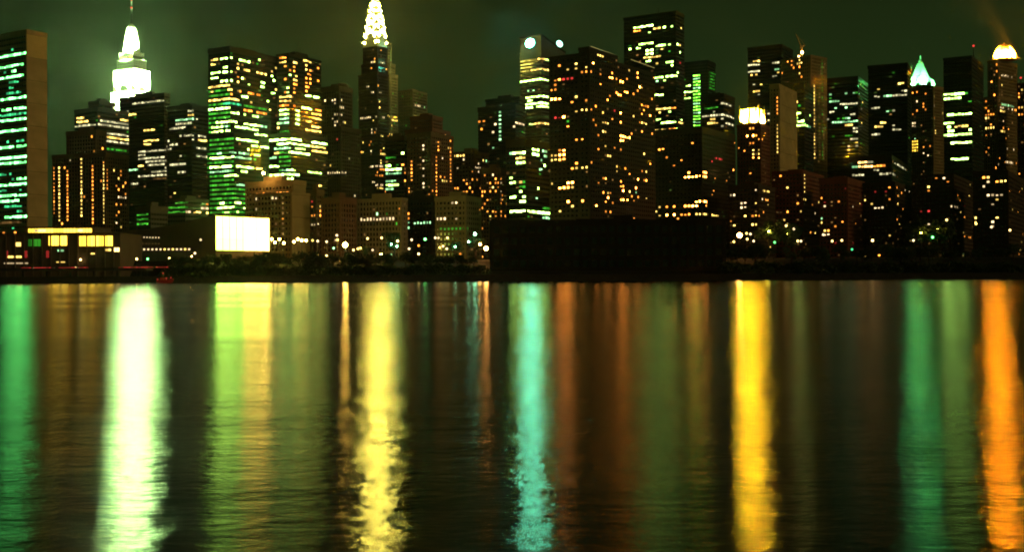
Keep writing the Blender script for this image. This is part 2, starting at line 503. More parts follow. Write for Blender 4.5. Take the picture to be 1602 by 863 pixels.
B('hotel_tower', 'dark glass twin tower with golden window columns above green floors', 935, [(433, 452, 502, 83), (418, 455, 512, 207, -8)], 'black_metal', 3.55, 2.5, 'green', 30, dim=.05, dimc='Gdk',
  white='v', lit='C|150:735-780o;172:735-780o,885-950y;185:730-775y,820-840y,975o;212:775o,825o,900y,975o;235:800o,830o,900y,925o;272:800w,830-845y,905o,925o;295:770o,825-845y,900o,920o,975o;318:825-845o,905o,925o;345:780w,830o;352:900-920o;365:770o,830o,905o;382:760-795w,900-930w;400:735-800y,905o,940-970w;415:735-800y;432:740-795y;455:740-790o,830o;478:735-795w,830-850w,870-925w,960-985o;507:735-790w,830-855w,900y,930-985y;530:740-790g,930-985y;540:740-795y,830-855w,895-925y,930-985y;570:735-795g,830-855w,930-985y;562:695-725w;600:735-790G,895-985y;590:690-725y;655:660-860w;687:725-910w,935-1020w;715:700-800g,830-890w,920-1010y;745:700-730y,800-915w,930-1020y;770:670-710g;800:740-770G;835:670-735w,800-830w;848:750-810g '
  'D|130:690-750w;140:785-830y;170:545-880w,930-1015w;205:750-830w;235:720-760y,975-1010y;215:720-820G;240:800-840G;190:650-700G C|' + ';'.join('%d:735-795%s' % (y, 'f' if y > 590 else 'k') for y in range(580, 850, 14)))
B('apartment_block', 'brown block with an orange lit top row and ochre side beside the white hall', 800, [(384, 458, 478, 281), (398, 456, 484, 300, -6)], 'tan_stone', 3.6, 3.2, 'grid', 30, blankR=True,
  lit='D|295:605-640o,650-690o,705-770o,780-815o;330:600-620w,700-730w;395:600w;455:768o;487:735d;c780:330-560d')
B('apartment_block', 'narrow grey block of tiny windows with one white lit bay', 835, [(484, 495, 505, 296)], 'brown_brick', 3.3, 2.4, 'grid', 30, dim=.06, lit='D|335:960r;360:1000y;380:960o,1000o;395:1000o;415:960o;435:975o,1000o;483:940-1000w')
B('office_tower', 'dark round topped tower left of the arched spire', 1100, [(503, 530, 551, 134), (501, 533, 564, 197, -6)], 'dark_brick', 3.5, 2.8, 'pier', 28, dim=.03, dimc='dk',
  lit='E|610:30w,80-95w,125-140w;628:90w;667:115-145w;703:90-140w;720:80w;740:95-115w,140w;757:150y;775:95w F|212:45-155w;218:45-150w;180:58y;150:170w;30:100r;355:205w')
B('office_tower', 'slender greenish stepped tower edge right behind the arched spire', 1420, [(600, 606, 612, 66), (600, 610, 618, 99, -6), (600, 611, 622, 115, -12)], 'grey_concrete', 3.6, 2.6, 'pier', 32, pent=False, dim=.10, dimc='kG',
  lit='E|c437:320-380t;300:415y;725:430-475Y;735:440-475y;765:440y;822:410-440y')
B('office_tower', 'hazy green grey tower right of the arched spire with four lit windows', 1480, [(623, 645, 668, 140)], 'grey_concrete', 3.8, 2.8, 'pier', 28, dim=.06, dimc='kG', lit='E|562:530w;573:632o;570:600G;655:585-615w;665:645g;c585:565-690k')
B('brick_tower', 'dark reddish tower top standing behind the brown hotel', 1250, [(642, 676, 692, 180), (634, 676, 704, 200, -8)], 'red_brick', 3.5, 2.8, 'grid', 28, dim=.03, lit='E|825:770o;850:600o')
B('brick_tower', 'brown hotel with one column of white windows and warm side columns', 1000, [(637, 674, 709, 207)], 'brown_brick', 3.3, 3.2, 'grid', 30, dim=.05, dimc='do',
  lit='F|65:597w;85:597w;148:597w;190:597w;230:597w;272:597w;315:597w;c665:125-350o;c680:45-110o;c750:45-280o;c530:165-290o;45:680y;75:745y;130:700w;260:705-730y;240:715o')
B('office_block', 'dark green windowed block in front of the arched spire tower', 1025, [(603, 632, 637, 212)], 'dark_brick', 3.5, 2.6, 'ribbon', 25, dim=.03, dimc='Gd',
  white='v', lit='F|125:378-440G;190:380-400w,415-460w;205:380-400w,415-460w;225:380-460g;260:385-440g;275:380-440G;290:385-445w;310:380-425g;103:480w;120:480y;172:485o;225:490o;275:487o')
B('low_block', 'unlit brown low block left of the row of white ground floor windows', 790, [(503, 532, 557, 308)], 'brown_brick', 3.4, 2.8, 'pier', 30, lit='F|600:100w')
B('low_block', 'ochre low block with a bright row of ground floor windows', 805, [(558, 628, 632, 309)], 'limestone', 3.6, 2.6, 'pier', 24, dim=.05, lit='F|500:228-350w,368-420w,450G;445:325g;468:325y,380G;425:470o;450:470d')
B('low_block', 'dark low block with a thin green row between two ochre blocks', 850, [(632, 676, 682, 305)], 'dark_brick', 3.5, 2.6, 'grid', 24, dim=.05, lit='F|363:500w;385:500w;425:500w;450:510o;465:520o;485:520o;505:515g;497:545-650g;535:520g')
B('low_block', 'pale ochre low block with three bright windows near the green tree', 805, [(681, 729, 752, 306)], 'limestone', 3.6, 3.0, 'grid', 26, dim=.03, lit='F|400:765-785w;497:675-730w,780-800w;438:925o;550:690-850G')
B('office_tower', 'flat topped dark tower with one column of pale lights beside the disc lit tower', 1100, [(760, 812, 822, 151), (748, 806, 818, 163, -10)], 'black_metal', 3.7, 2.6, 'ribbon', 30, dim=.02, dimc='kd',
  lit='G|c168:650-860g;740:45o;755:40o,60o;785:55o;770:140w;812:120w;768:245-310w;800:300G H|c152:5-70g;25:105w;105:110g')
B('apartment_block', 'hazy mid rise of small orange windows below the dark flat topped tower', 900, [(709, 742, 764, 236)], 'dark_brick', 3.2, 2.6, 'grid', 28, dim=.07, dimc='do',
  lit='F|120:780-835y;102:840-890w;145:830w;185:890-925w;160:910w,940y;150:935g,955g;195:800w;222:915w;300:775o,800o;295:845o;330:825o,855o;270:880o;285:940o;330:950y;375:900w;440:920w')
B('apartment_block', 'squat block dotted with orange windows next to the pale pilaster', 870, [(752, 782, 795, 262)], 'brown_brick', 3.1, 2.4, 'grid', 28, dim=.12, dimc='doo',
  lit='H|270:115w;300:95o,125o,155w;315:90o;325:115y,135o;355:70o,100o,155w;400:90d,150w;415:150o;455:80o,105o,125o,155o;478:155o;495:90y')
B('office_block', 'mid rise with white ribbon floors and a long lit lowest row', 850, [(792, 822, 863, 218)], 'bronze', 3.6, 2.6, 'ribbon', 30, dim=.04, dimc='kGd',
  white='v', lit='H|82:230g,265-290w;120:330-365w,380-425g;135:220-290w;153:215g,245-290y;155:330-365w,385-405g;175:240-290w;190:245-290w;187:380g;218:360-380g,395w;275:215w;300:200-225w,260y;325:265-290G;340:355w;352:260w;375:355g;380:205-235w,270-290w;405:260-285w;435:385-425G;460:205-285w,305-430w;468:205-285w,305-430w;505:380-425g')
B('apartment_slab', 'broad black apartment slab with stepped roof and scattered amber windows', 760, [(912, 922, 966, 73, -2), (859, 918, 1024, 82), ], 'bronze', 3.15, 3.2, 'apt', 34, dim=.06, dimc='dooy', pent=False,
  white='u', lit='G|430:570-600y,615-650y,670-695o,715o;400:630y,685y,735w;353:760-795y;470:835-860w,780o;478:940o;497:500o,540w,555-605r;510:785o,895-920w;455:1010w;490:1010w;525:1020w;560:650w;572:880-915w,930-955w,970-990o,1015o;597:475-505w,515-545w;590:840o;620:605o,650o,690o,830w;655:750o;650:1030-1065o;680:620-700y,725o;670:870r;685:910w,1050o;705:1080w,1040o;715:490-545r,560w,990y;740:795-830y,910w;745:595G,850o;755:750o,1025-1070y;765:830y;815:790-820y;810:1030o;828:900-920w,930-960w,970o;855:630-665o,900-925w '
  'H|25:705-735y;40:810-830w,840-860w,875o;65:820w;72:565-600o;92:735y;115:810o;130:510w;145:735-755y;158:435-455y,475-515w;187:430-455y,465-515w;208:565-600y,620-635y;228:795y;250:865o,935o;272:735w;290:530-550w,815o;295:905w;300:950w;320:445y,475-520w,810-830o,895w;345:815-830w,895g;370:905o;380:740w,955y;398:810-835w,855w,885o;405:515w,590w;410:735o;435:545y,675w;470:480y,735o,755o')
B('office_tower', 'tallest dark flat topped tower with broken white floor rows', 1200, [(976, 1057, 1070, 17)], 'black_metal', 3.7, 2.9, 'ribbon', 32, dim=.03, dimc='kd', pent=False,
  white='v', lit='I|160:350w;165:120-245w,250-290y,305w;197:125-165o,220w;172:415y;270:160-240w,265-315w,350w,390w;282:410y,100G;305:95w,140-160w,200-240w,290y;325:205-240w,270G,340G,405w;355:195-290y;385:200-230w,265y,330-360w,405r;410:355w;437:395w;460:330-390w;467:245-300w;490:310w,270g;520:355d;580:245-305w;605:240w;660:265-345y,350-385o;690:280y,340w;745:265-285w,300-375w,400-425y;735:420w;803:255-310y,320-380o;828:280-300w,340-378w,400-420y;855:340-370y '
  'J|15:95-220w;38:105-130w,165-195w,220-240y;65:160-195w;70:115G;97:90-125G;147:100w;168:100y;210:80y;288:85g')
B('office_tower', 'dark tower with a bright green vertical strip of lit windows', 1400, [(1069, 1107, 1119, 94)], 'black_metal', 3.8, 3.0, 'green', 30, dim=.02, dimc='k', pent=False,
  white='v', lit='I|500:420-440G;520:450-475w;563:440-490w;585:420-440y;607:435-475w I|' + ';'.join('%d:495-523%s' % (y, 'lgl'[i % 3]) for i, y in enumerate(range(462, 770, 18))) + ' I|' + ';'.join('%d:586-622G' % y for y in range(448, 548, 15)))
B('office_block', 'low dark office block with a few wide white rows beside the tallest tower', 1150, [(1098, 1132, 1149, 146)], 'black_metal', 3.8, 2.8, 'ribbon', 30, dim=.04, dimc='kd',
  white='x', lit='I|637:660-720w;653:570-640G;675:615w;718:555-665w,670-735w;740:590-620y;765:580-630y,660w;772:685-738w')
B('apartment_slab', 'black mid rise slab with a lit double row of windows at its foot', 880, [(1023, 1098, 1150, 198)], 'bronze', 3.2, 3.0, 'apt', 32, dim=.03, dimc='dook',
  white='u', lit='J|172:150o,235o;205:190o;238:275w,345-370w;270:250-290w,310-370w;408:305-345w,350-375w;440:120y,160o,195o,250-295w,315w,370o;460:95y;480:120y,160w,195w,235-260o,270-290o,310-375y,395-435y;340:410o;370:405o;160:415-460r;195:400r;230:520w')
B('brick_tower', 'red brown tower carrying the floodlit yellow mansard crown', 1050, [(1153, 1190, 1206, 193)], 'red_brick', 3.4, 2.8, 'grid', 30, dim=.07, dimc='ddo', pent=False,
  white='u', lit='K|665:125o,150o;725:120w,145w,195o;755:125o,145o;820:95o,150y,180y;848:150w,180w;790:65o J|130:580y,625y,655y;160:625w,655w')
B('office_tower', 'dark tower with white rows on its left edge behind the yellow crown', 1300, [(1170, 1223, 1240, 69)], 'black_metal', 3.8, 2.9, 'ribbon', 30, dim=.015, dimc='k', pent=False,
  white='x', lit='K|257:150-180y;275:120-190w;318:125-190w;338:140y,175y;268:265-310w;300:280-310g;335:300y;352:270-298w;400:150w,205y;445:155-185y;465:180w;575:245-270w;622:245-270w;672:235-275w;765:262w;785:262w')
B('unfinished_tower', 'brown tower under construction with striped side and crane on its roof', 1180, [(1222, 1268, 1293, 86)], 'tan_stone', 3.5, 2.4, 'pier', 50, dim=.10, dimc='kd', pent=False,
  lit='K|255:340o,360o,385o,430y;270:420-445y;285:320o,385o,430o;300:400o,440o;330:330o,430y;345:445o K|c522:420-850y;c535:400-860d;c548:300-860k;c560:300-860d;c572:260-860G;c585:250-860d;c592:250-700k')
B('concrete_slab', 'blank ochre slab with a single column of orange stair lights', 950, [(1209, 1219, 1246, 131)], 'pale_marble', 3.2, 3.0, 'grid', 30, blankR=True, pent=False,
  lit='K|c300:470-600o;c300:660-830y')
B('office_block', 'dark block with a curved white row between ochre slab and striped tower', 1060, [(1243, 1258, 1272, 131)], 'black_metal', 3.6, 2.6, 'ribbon', 30, dim=.02, dimc='k', white='v',
  lit='K|520:410y,430G;570:408w,430w;615:408w;635:408-465w;650:480-500g;660:415-500w;600:500w J|240:845-890w;310:880w')
B('office_tower', 'black block with thin greenish rows left of the plain square tower', 1200, [(1293, 1342, 1360, 119)], 'black_metal', 3.7, 2.8, 'ribbon', 28, dim=.03, dimc='kG', pent=False,
  white='x', lit='K|405:810y;430:625d;455:620g,725g,765g,800g;515:615-680g,690-790w,820y;550:650g,720g,815w;580:620-645w,750-770w;600:710-740g;625:605w,640-790g;640:815y;660:720-750y,765-790w;690:760-790w;720:725-760G;740:755-795w;760:785y;785:740w,775-795w;810:740y')
B('office_tower', 'plain black square tower with few white rows left of the teal pyramid', 1120, [(1358, 1419, 1425, 98)], 'black_metal', 3.7, 2.9, 'ribbon', 26, dim=.015, dimc='kG', pent=False,
  white='x', lit='L|297:245G;375:275-300y;410:150y;425:285-315w;455:110-150w,180-225g,230-315w;540:105-145w,205g,240w;635:160-190y,235-250w;660:125-170y,238-285w;690:105-145w;585:220d')
B('podium_block', 'low dark podium with a blazing white cluster of windows under the black towers', 1000, [(1328, 1395, 1428, 242)], 'bronze', 3.6, 2.6, 'ribbon', 26, dim=.03, dimc='kd', pent=False,
  white='x', lit='M|115:285-350w;130:280-360q;142:285-360q;150:370-435o,485-575w;160:240-275g,500-560w;170:360-395w;185:410-490w;205:250-300w;145:235-275t')
B('stone_tower', 'stone tower with brown columns below the teal floodlit pyramid roof', 1300, [(1423, 1460, 1477, 134)], 'tan_stone', 3.5, 2.7, 'pier', 50, dim=.08, dimc='dk', pent=False,
  lit='L|425:360o,390o;455:500y;450:450o;495:390w,425o;520:425o,500w;545:390o,450o;565:350-365o,550y;590:355o,500o;630:345-385w;642:345-385w;685:505y;705:505y;720:370g;745:348-390Y;760:348-390Y;775:348-390Y;790:348-390Y;805:348-390Y;775:430o,470o;825:435w;845:455w')
B('office_tower', 'black square tower with white rows in front of the stone towers', 1040, [(1476, 1520, 1538, 87)], 'black_metal', 3.7, 2.9, 'ribbon', 32, dim=.01, dimc='k', pent=False,
  white='v', lit='L|445:568-660w,690w,715G;475:568-660w,720G;575:600-645w,660-730w;630:575-625w;657:600w,630-710y;683:595-625w,725w;712:570-645w,650-735w;740:620-730w;845:620-715w M|98:825-915w')
B('stone_tower', 'brown pier tower under the orange floodlit dome', 1200, [(1545, 1562, 1591, 93), (1537, 1560, 1592, 150, -8)], 'tan_stone', 3.5, 2.7, 'pier', 50, dim=.06, dimc='do', pent=False,
  lit='L|325:930-980w,995w;372:930y;460:830w;527:830o;515:930-1010g;535:925-945w,975w,1000w;555:920-950y,845o;575:825-885o;595:830-860y;608:945w;655:825-885y,940o;673:920-955y;700:830o;790:850o,965w,1010w M|45:1035o,1145w,1185w;130:1095w,1135-1180w')
B('brick_tower', 'red brick block dotted with orange windows right of the domed tower', 1080, [(1591, 1622, 1665, 128)], 'red_brick', 3.3, 2.8, 'grid', 32, dim=.12, dimc='ddo', lit='L|370:1060r;410:1070y;455:1045o;470:1075y;520:1045o,1070y;535:1050w;550:1075o;570:1030-1070o')
# lower blocks in front, right half
B('apartment_block', 'dim mid rise by the brightest doorway lamps, few warm windows', 850, [(1140, 1186, 1212, 288)], 'dark_brick', 3.2, 2.8, 'apt', 30, dim=.07, dimc='ddoy',
  lit='J|330:650w,705y;358:680-720y;388:680w,710o;368:480-535w;420:560-590w,640y;433:560-590w;480:630-660o;510:510o;540:490y,515y,630-660y')
B('apartment_block', 'dark block with one column of pale stair lights below the ochre slab', 910, [(1208, 1256, 1288, 266)], 'red_brick', 3.2, 2.8, 'apt', 30, dim=.07, dimc='ddoy', lit='J|c912:230-355y;420:870o;465:970w;400:990y;240:830-890w')
B('apartment_block', 'dim red block with a broken row of orange windows at its top', 865, [(1282, 1326, 1352, 277)], 'red_brick', 3.1, 2.8, 'apt', 30, dim=.05, dimc='ddor',
  lit='M|237:80-100y,135-160y,190-215r,235-260o,285-310w;345:60o;360:155o;378:85w,240w,280y;450:60g;490:65y;520:70y;555:70-95w')
B('apartment_block', 'black block with a pair of double warm windows and one wide white one', 890, [(1350, 1400, 1427, 284)], 'dark_brick', 3.1, 2.8, 'apt', 30, dim=.05, dimc='ddoy', lit='M|240:360y;265:455o,500o,550w,570w;300:440r,525o,545w,570w;330:505o;360:505y;390:370-420w;305:380r')
B('apartment_block', 'black block with hardly any lit windows behind the golden lit trees', 905, [(1426, 1492, 1524, 272)], 'dark_brick', 3.2, 2.8, 'apt', 30, dim=.04, dimc='ddoy', lit='M|215:725o,775w;250:795o;265:680y;295:680o;378:825-855w;405:635r,690r;380:895r')
B('apartment_block', 'dark block with clustered bright windows below the domed tower', 820, [(1522, 1577, 1650, 266)], 'dark_brick', 3.2, 2.8, 'apt', 30, dim=.04, dimc='ddoy', lit='M|230:1045w,1075o,1095-1135y;268:1020w;325:1040-1070w,1090-1125w;360:1050w;450:960y;485:965y;445:1100y;470:1050w;508:1055w')

# added glowing bars for the light on the slab's roof edge, beacons, roof masts
BY = {}
for o in col.objects:
    if o.get('label'): BY[o['label']] = o
sl = BY['broad black apartment slab with stepped roof and scattered amber windows']
emis('edge_glow', (0.75, 0.60, 0.18), 0.55)
for (xa, ya, xb, yb) in ((922, 73, 964, 88), (985, 93.5, 1022, 107)):
    th = R(34); u = Vector((math.sin(th), math.cos(th))); C = pt(918, 82, 760); pts_ = []
    for (x, y) in ((xa, ya), (xb, yb)):
        k, t = ray(x, y); q = (k*C.y - C.x)/(u.x - k*u.y); P = Vector((C.x, C.y)) + u*q
        pts_.append(Vector((P.x + .9, P.y - .6, CAMZ + t*P.y)) - sl.location)
    b = MB(); b.bar(pts_[0], pts_[1], .22, 5); b.build('roof_edge_glow', MATS['edge_glow'], sl)
def roof_mast(label, px, y0, y1, D, beacon):
    r = BY[label]; p = pt(px, y0, D); q = pt(px, y1, D)
    b = MB(); b.bar(p - r.location, q - r.location, .45, 6, .2); b.build('roof_mast', 'black_metal', r)
    if beacon:
        g_ = MB(); g_.lathe([(.1, -1), (.9, -.4), (.9, .4), (.1, 1)], seg=8); g_.build('beacon', em('r', 2), r, loc=q - r.location)
roof_mast('black square tower with white rows in front of the stone towers', 1523, 90, 72, 1052, True)
roof_mast('dark glass twin tower with golden window columns above green floors', 467, 88, 64, 952, False)
roof_mast('red brick block dotted with orange windows right of the domed tower', 1597, 130, 122, 1100, True)
roof_mast('tallest dark flat topped tower with broken white floor rows', 1030, 22, 13, 1220, False)
rt = BY['dark round topped tower left of the arched spire']; q = pt(535, 136, 1118) - rt.location; S_ = 1118/F
b = MB(); b.lathe([(11*S_, -1.5), (10.6*S_, 1.5*S_), (8*S_, 4.2*S_), (4*S_, 5.6*S_), (.4, 6.1*S_)], q.x, q.y, 16); b.v = [(v[0], v[1], v[2] + q.z) for v in b.v]
b.build('domed_roof', 'dark_brick', rt)
#@@LANDMARKS
# ------------------------------------------------------------------ floodlights
def floodlight(pos, target, power, color, size, label, group, parent_z=None):
    t = thing('floodlight', label, 'floodlight', pos, group)
    d = (Vector(target) - Vector(pos)).normalized()
    hb = MB(); p = d*.6
    side = Vector((-d.y, d.x, 0)).normalized(); up = side.cross(d) if side.cross(d).z > 0 else d.cross(side)
    sx, sy = size
    def ringat(o, a, b): return [o - side*a - up*b, o + side*a - up*b, o + side*a + up*b, o - side*a + up*b]
    hb.hexa(ringat(-d*.9, sx*.35, sy*.35) + ringat(-d*.12, sx*.5, sy*.5))
    hb.build('housing', 'black_metal', t)
    st = MB(); st.box(-.15, .15, -.15, .15, -2.2, -.4); st.build('bracket', 'black_metal', t)
    ld = bpy.data.lights.new('lamp', 'AREA'); ld.shape = 'RECTANGLE'; ld.size, ld.size_y = sx*.9, sy*.9
    ld.energy = power; ld.color = color
    try: ld.spread = R(85)
    except Exception: pass
    lo = bpy.data.objects.new('lamp', ld); col.objects.link(lo); lo.parent = t
    lo.rotation_euler = d.to_track_quat('-Z', 'Y').to_euler()
    ld.spread = R(80) if 'dome' in label else R(85)
    return t

def rings(C, uL, uR, wL, wR):
    return [C, C + uR*wR, C + uR*wR + uL*wL, C + uL*wL]

def esb():
    D = 1730; th = R(30); uL = Vector((-math.cos(th), math.sin(th))); uR = Vector((math.sin(th), math.cos(th)))
    px = D/F
    ax = pt(206, 100, D+25); A = Vector((ax.x, ax.y)); S = A.y/F
    root = thing('spire_skyscraper', 'white floodlit stepped skyscraper with mast and antenna, brightest thing in the skyline', 'skyscraper', (A.x, A.y, GZ))
    Zy = lambda y: CAMZ + (CY - y - ROLL*(206-CX))*S - GZ
    def tier(hw, hd, y0, y1, fins, name='tier', m='esb_stone'):
        b = MB(); z0, z1 = Zy(y0), Zy(y1)
        q = [uL*-hw + uR*-hd, uL*-hw + uR*hd, uL*hw + uR*hd, uL*hw + uR*-hd]
        b.quadprism([(p.x, p.y) for p in q], z0, z1)
        o = b.build(name, m, root)
        if fins:
            w = MB()
            for (u, n, h, d) in ((uL, -uR, hw, hd), (uR, -uL, hd, hw), (uL, uR, hw, hd), (uR, uL, hd, hw)):
                k = max(3, int(2*h/3.6))
                for i in range(k+1):
                    c = u*(-h + 2*h*i/k)*.98 + n*(d + .35)
                    w.obox(c, u, .75, .35, z0 + .02, z1 + .4)
            w.build('pier', m, o, 'stuff')
            g = MB()
            for (u, n, h, d) in ((uL, -uR, hw, hd), (uR, uL*-1, hd, hw)):
                k = max(3, int(2*h/3.6)); nf = max(1, int((z1-z0)/3.7))
                for i in range(k):
                    for f in range(nf):
                        c = u*(-h + 2*h*(i+.5)/k)*.98 + n*(d + .04)
                        g.obox(c, u, .6, .06, z0 + f*3.7 + .9, z0 + f*3.7 + 2.9)
            g.build('dark_window', 'dark_glass', o, 'stuff')
        return o
    # hw along the left face, hd along the right face, metres
    tier(44, 30, 420, 205, True, 'lower_shaft')
    tier(24.5, 17.5, 204.9, 146, True, 'shaft')
    tier(21.8, 14.8, 145.9, 112, True, 'upper_tier')
    tier(17.2, 12.0, 111.9, 95, True, 'upper_tier')
    tier(15.4, 11.2, 94.9, 90, False, 'deck_tier', 'grey_concrete')
    tier(14.2, 10.4, 89.9, 84, True, 'upper_tier')
    m = MB(); m.lathe([(11.5, Zy(83.9)), (11.2, Zy(78)), (9.6, Zy(66)), (7.4, Zy(50)), (6.6, Zy(44)), (4.6, Zy(41)), (2.0, Zy(38))], seg=16)
    mast = m.build('mooring_mast', 'esb_stone', root)
    fm = MB()
    for k in range(8):
        a = k*math.pi/4
        fm.bar((12.2*math.cos(a), 12.2*math.sin(a), Zy(83.9)), (7.4*math.cos(a), 7.4*math.sin(a), Zy(47)), 1.0, 5, .6)
    fm.build('mast_fin', 'esb_stone', mast, 'stuff')
    a = MB(); a.lathe([(1.7, Zy(40)), (1.5, Zy(22)), (.9, Zy(21)), (.8, Zy(2)), (.45, Zy(1)), (.35, Zy(-22))], seg=8)
    a.build('antenna', 'black_metal', root)
    for y, r in ((12.5, 1.7), (1, 1.2)):
        b = MB(); b.lathe([(.2, -r), (r*.9, -r*.4), (r*.9, r*.4), (.2, r)], seg=8); b.build('beacon', em('r', 2), root, loc=(0, 0, Zy(y)))
    # obs deck lit windows
    for i, t in enumerate((-12, -9, -6, -3, 1, 9, 12)):
        c = uL*-t + -uR*11.3
        o = bpy.data.objects.new('window', unit_box(em('w' if i < 5 else 'y', 1))); col.objects.link(o); o.parent = root
        o.location = (c.x, c.y, Zy(92)); o.rotation_euler[2] = math.atan2(uL.y, uL.x); o.scale = (2.6, .2, 2.4)
    c1 = (0.50, 1.0, 0.34)
    w = Vector((A.x, A.y, GZ))
    G = 'floodlights round the white spire tower'
    for y, hw, hd, ym, pw in ((204, 44, 30, 128, 1.9e7), (145, 24.5, 17.5, 100, 1.3e6)):
        for (n, u, d, h) in ((-uR, uL, hd, hw), (-uL, uR, hw, hd)):
            for s in (-.5, .5):
                p = n*(d - 1.2) + u*(s*h)
                q = u*(s*h*.6)
                floodlight((w.x+p.x, w.y+p.y, w.z + Zy(y) + 2.2), (w.x+q.x, w.y+q.y, w.z + Zy(ym)), pw*.5 if d < 25 or y > 200 else pw, c1, (4, 2.2), 'floodlight on a setback of the white floodlit spire tower', G)
    # mast lights on the deck
    for (sx, sy) in ((-1, 0), (0, -1), (.7, -.9), (-.75, -.8)):
        p = Vector((13.5*sx, 13.5*sy))
        floodlight((w.x+p.x, w.y+p.y, w.z + Zy(84) + 2.2), (w.x, w.y, w.z + Zy(58)), 0.9e6, c1, (2.5, 1.6), 'small floodlight at the foot of the white mast', G)
esb()

def chrysler():
    D = 1300
    body = Bld('spire_skyscraper', 'slender stone skyscraper with a glowing crown of stacked arches and needle', D,
        [(568, 590, 606, 72), (565.5, 590, 607, 98, -3), (561, 590, 608, 114, -6), (557, 592, 624, 215, -10)], 'dark_brick', 3.5, 2.4, 'pier', 36, dim=.05, dimc='dkoy', pent=False, cat='skyscraper',
        lit='E|383:315-330w,370-380w,385-400w;540:285-300w;575:315-335w,365-380w;730:250-310w;725:350w,385-400w;787:325w,350w;820:322w;835:375-390y;850:345w F|25:325w;45:300o;105:300w,345-375y;95:350o;152:355y;170:355y;185:290-310w,320-365w;210:330-360o;235:320-365o;245:355o;268:300-320w;290:325-340w,350-365w;312:330-360y;10:365o')
    root = body.root; b = body.blocks[0]
    ct = sum(b['ring'], Vector((0, 0)))/4 - Vector((body.o.x, body.o.y))
    uL, uR = body.uL, body.uR
    S = D/F
    Zy = lambda y: CAMZ + (CY - y - ROLL*(589-CX))*S - GZ
    hw = min(b['wL'], b['wR'])/2
    tiers = [(72, 1.0, 30), (58, .88, 30), (45, .76, 28), (33, .63, 26), (22, .50, 23), (12, .36, 20), (3, .24, 16)]
    for ti, (y, f, hh) in enumerate(tiers):
        z0 = Zy(y); h = hh*S
        aL, aR = b['wL']/2*f, b['wR']/2*f
        core = MB(); q = [uL*-aL*.9 + uR*-aR*.9, uL*-aL*.9 + uR*aR*.9, uL*aL*.9 + uR*aR*.9, uL*aL*.9 + uR*-aR*.9]
        core.quadprism([(ct.x+p.x, ct.y+p.y) for p in q], z0 - 1, z0 + h*.62, [(ct.x+p.x*.7, ct.y+p.y*.7) for p in q])
        tr = core.build('crown_tier', 'steel', root)
        for (u, n, a, d) in ((uL, -uR, aL, aR), (uR, -uL, aR, aL), (uL, uR, aL, aR), (uR, uL, aR, aL)):
            am = MB(); seg = 14; o = len(am.v)
            for off in (0, .5):
                for k in range(seg+1):
                    t = math.pi*k/seg; c = u*(-a*math.cos(t)*.98) + n*(d - .5 + off); am.v.append((ct.x+c.x, ct.y+c.y, z0 + h*math.sin(t)**.8))
            am.f.append(tuple(range(seg+1))[::-1]); am.f.append(tuple(range(seg+1, 2*seg+2)))
            for k in range(seg): am.f.append((k, k+1, seg+2+k, seg+1+k))
            am.build('crown_arch', 'steel', tr)
            nw = 7 if ti < 3 else (5 if ti < 5 else 3)
            for k in range(nw):
                t = math.pi*(k+.5)/nw; rr = .84
                cx_ = -a*math.cos(t)*rr; cz = z0 + h*(math.sin(t)**.8)*rr
                sz = a*(.30 if ti < 5 else .5)
                tm = MB(); base = n*(d + .12)
                def P(x, z, off=0): c = u*x + n*(d + .08 + off); return (ct.x+c.x, ct.y+c.y, z)
                tx, tz = -math.cos(t), math.sin(t)
                pts = [(cx_ + tx*sz*.75, cz + tz*sz*.95), (cx_ - tz*sz*.42 - tx*sz*.4, cz + tx*sz*.42 - tz*sz*.5), (cx_ + tz*sz*.42 - tx*sz*.4, cz - tx*sz*.42 - tz*sz*.5)]
                tm.v = [P(*p) for p in pts] + [P(*p, .25) for p in pts]
                tm.f = [(0,1,2), (3,5,4), (0,3,4,1), (1,4,5,2), (2,5,3,0)]
                tm.build('triangular_window', MATS['crown_light'], tr)
    s = MB(); s.lathe([(2.6, Zy(0)), (1.6, Zy(-14)), (.7, Zy(-34)), (.2, Zy(-62))], ct.x, ct.y, 8); s.build('needle', 'steel', root)
emis('crown_light', (1.0, 0.80, 0.11), 330.0)
chrysler()

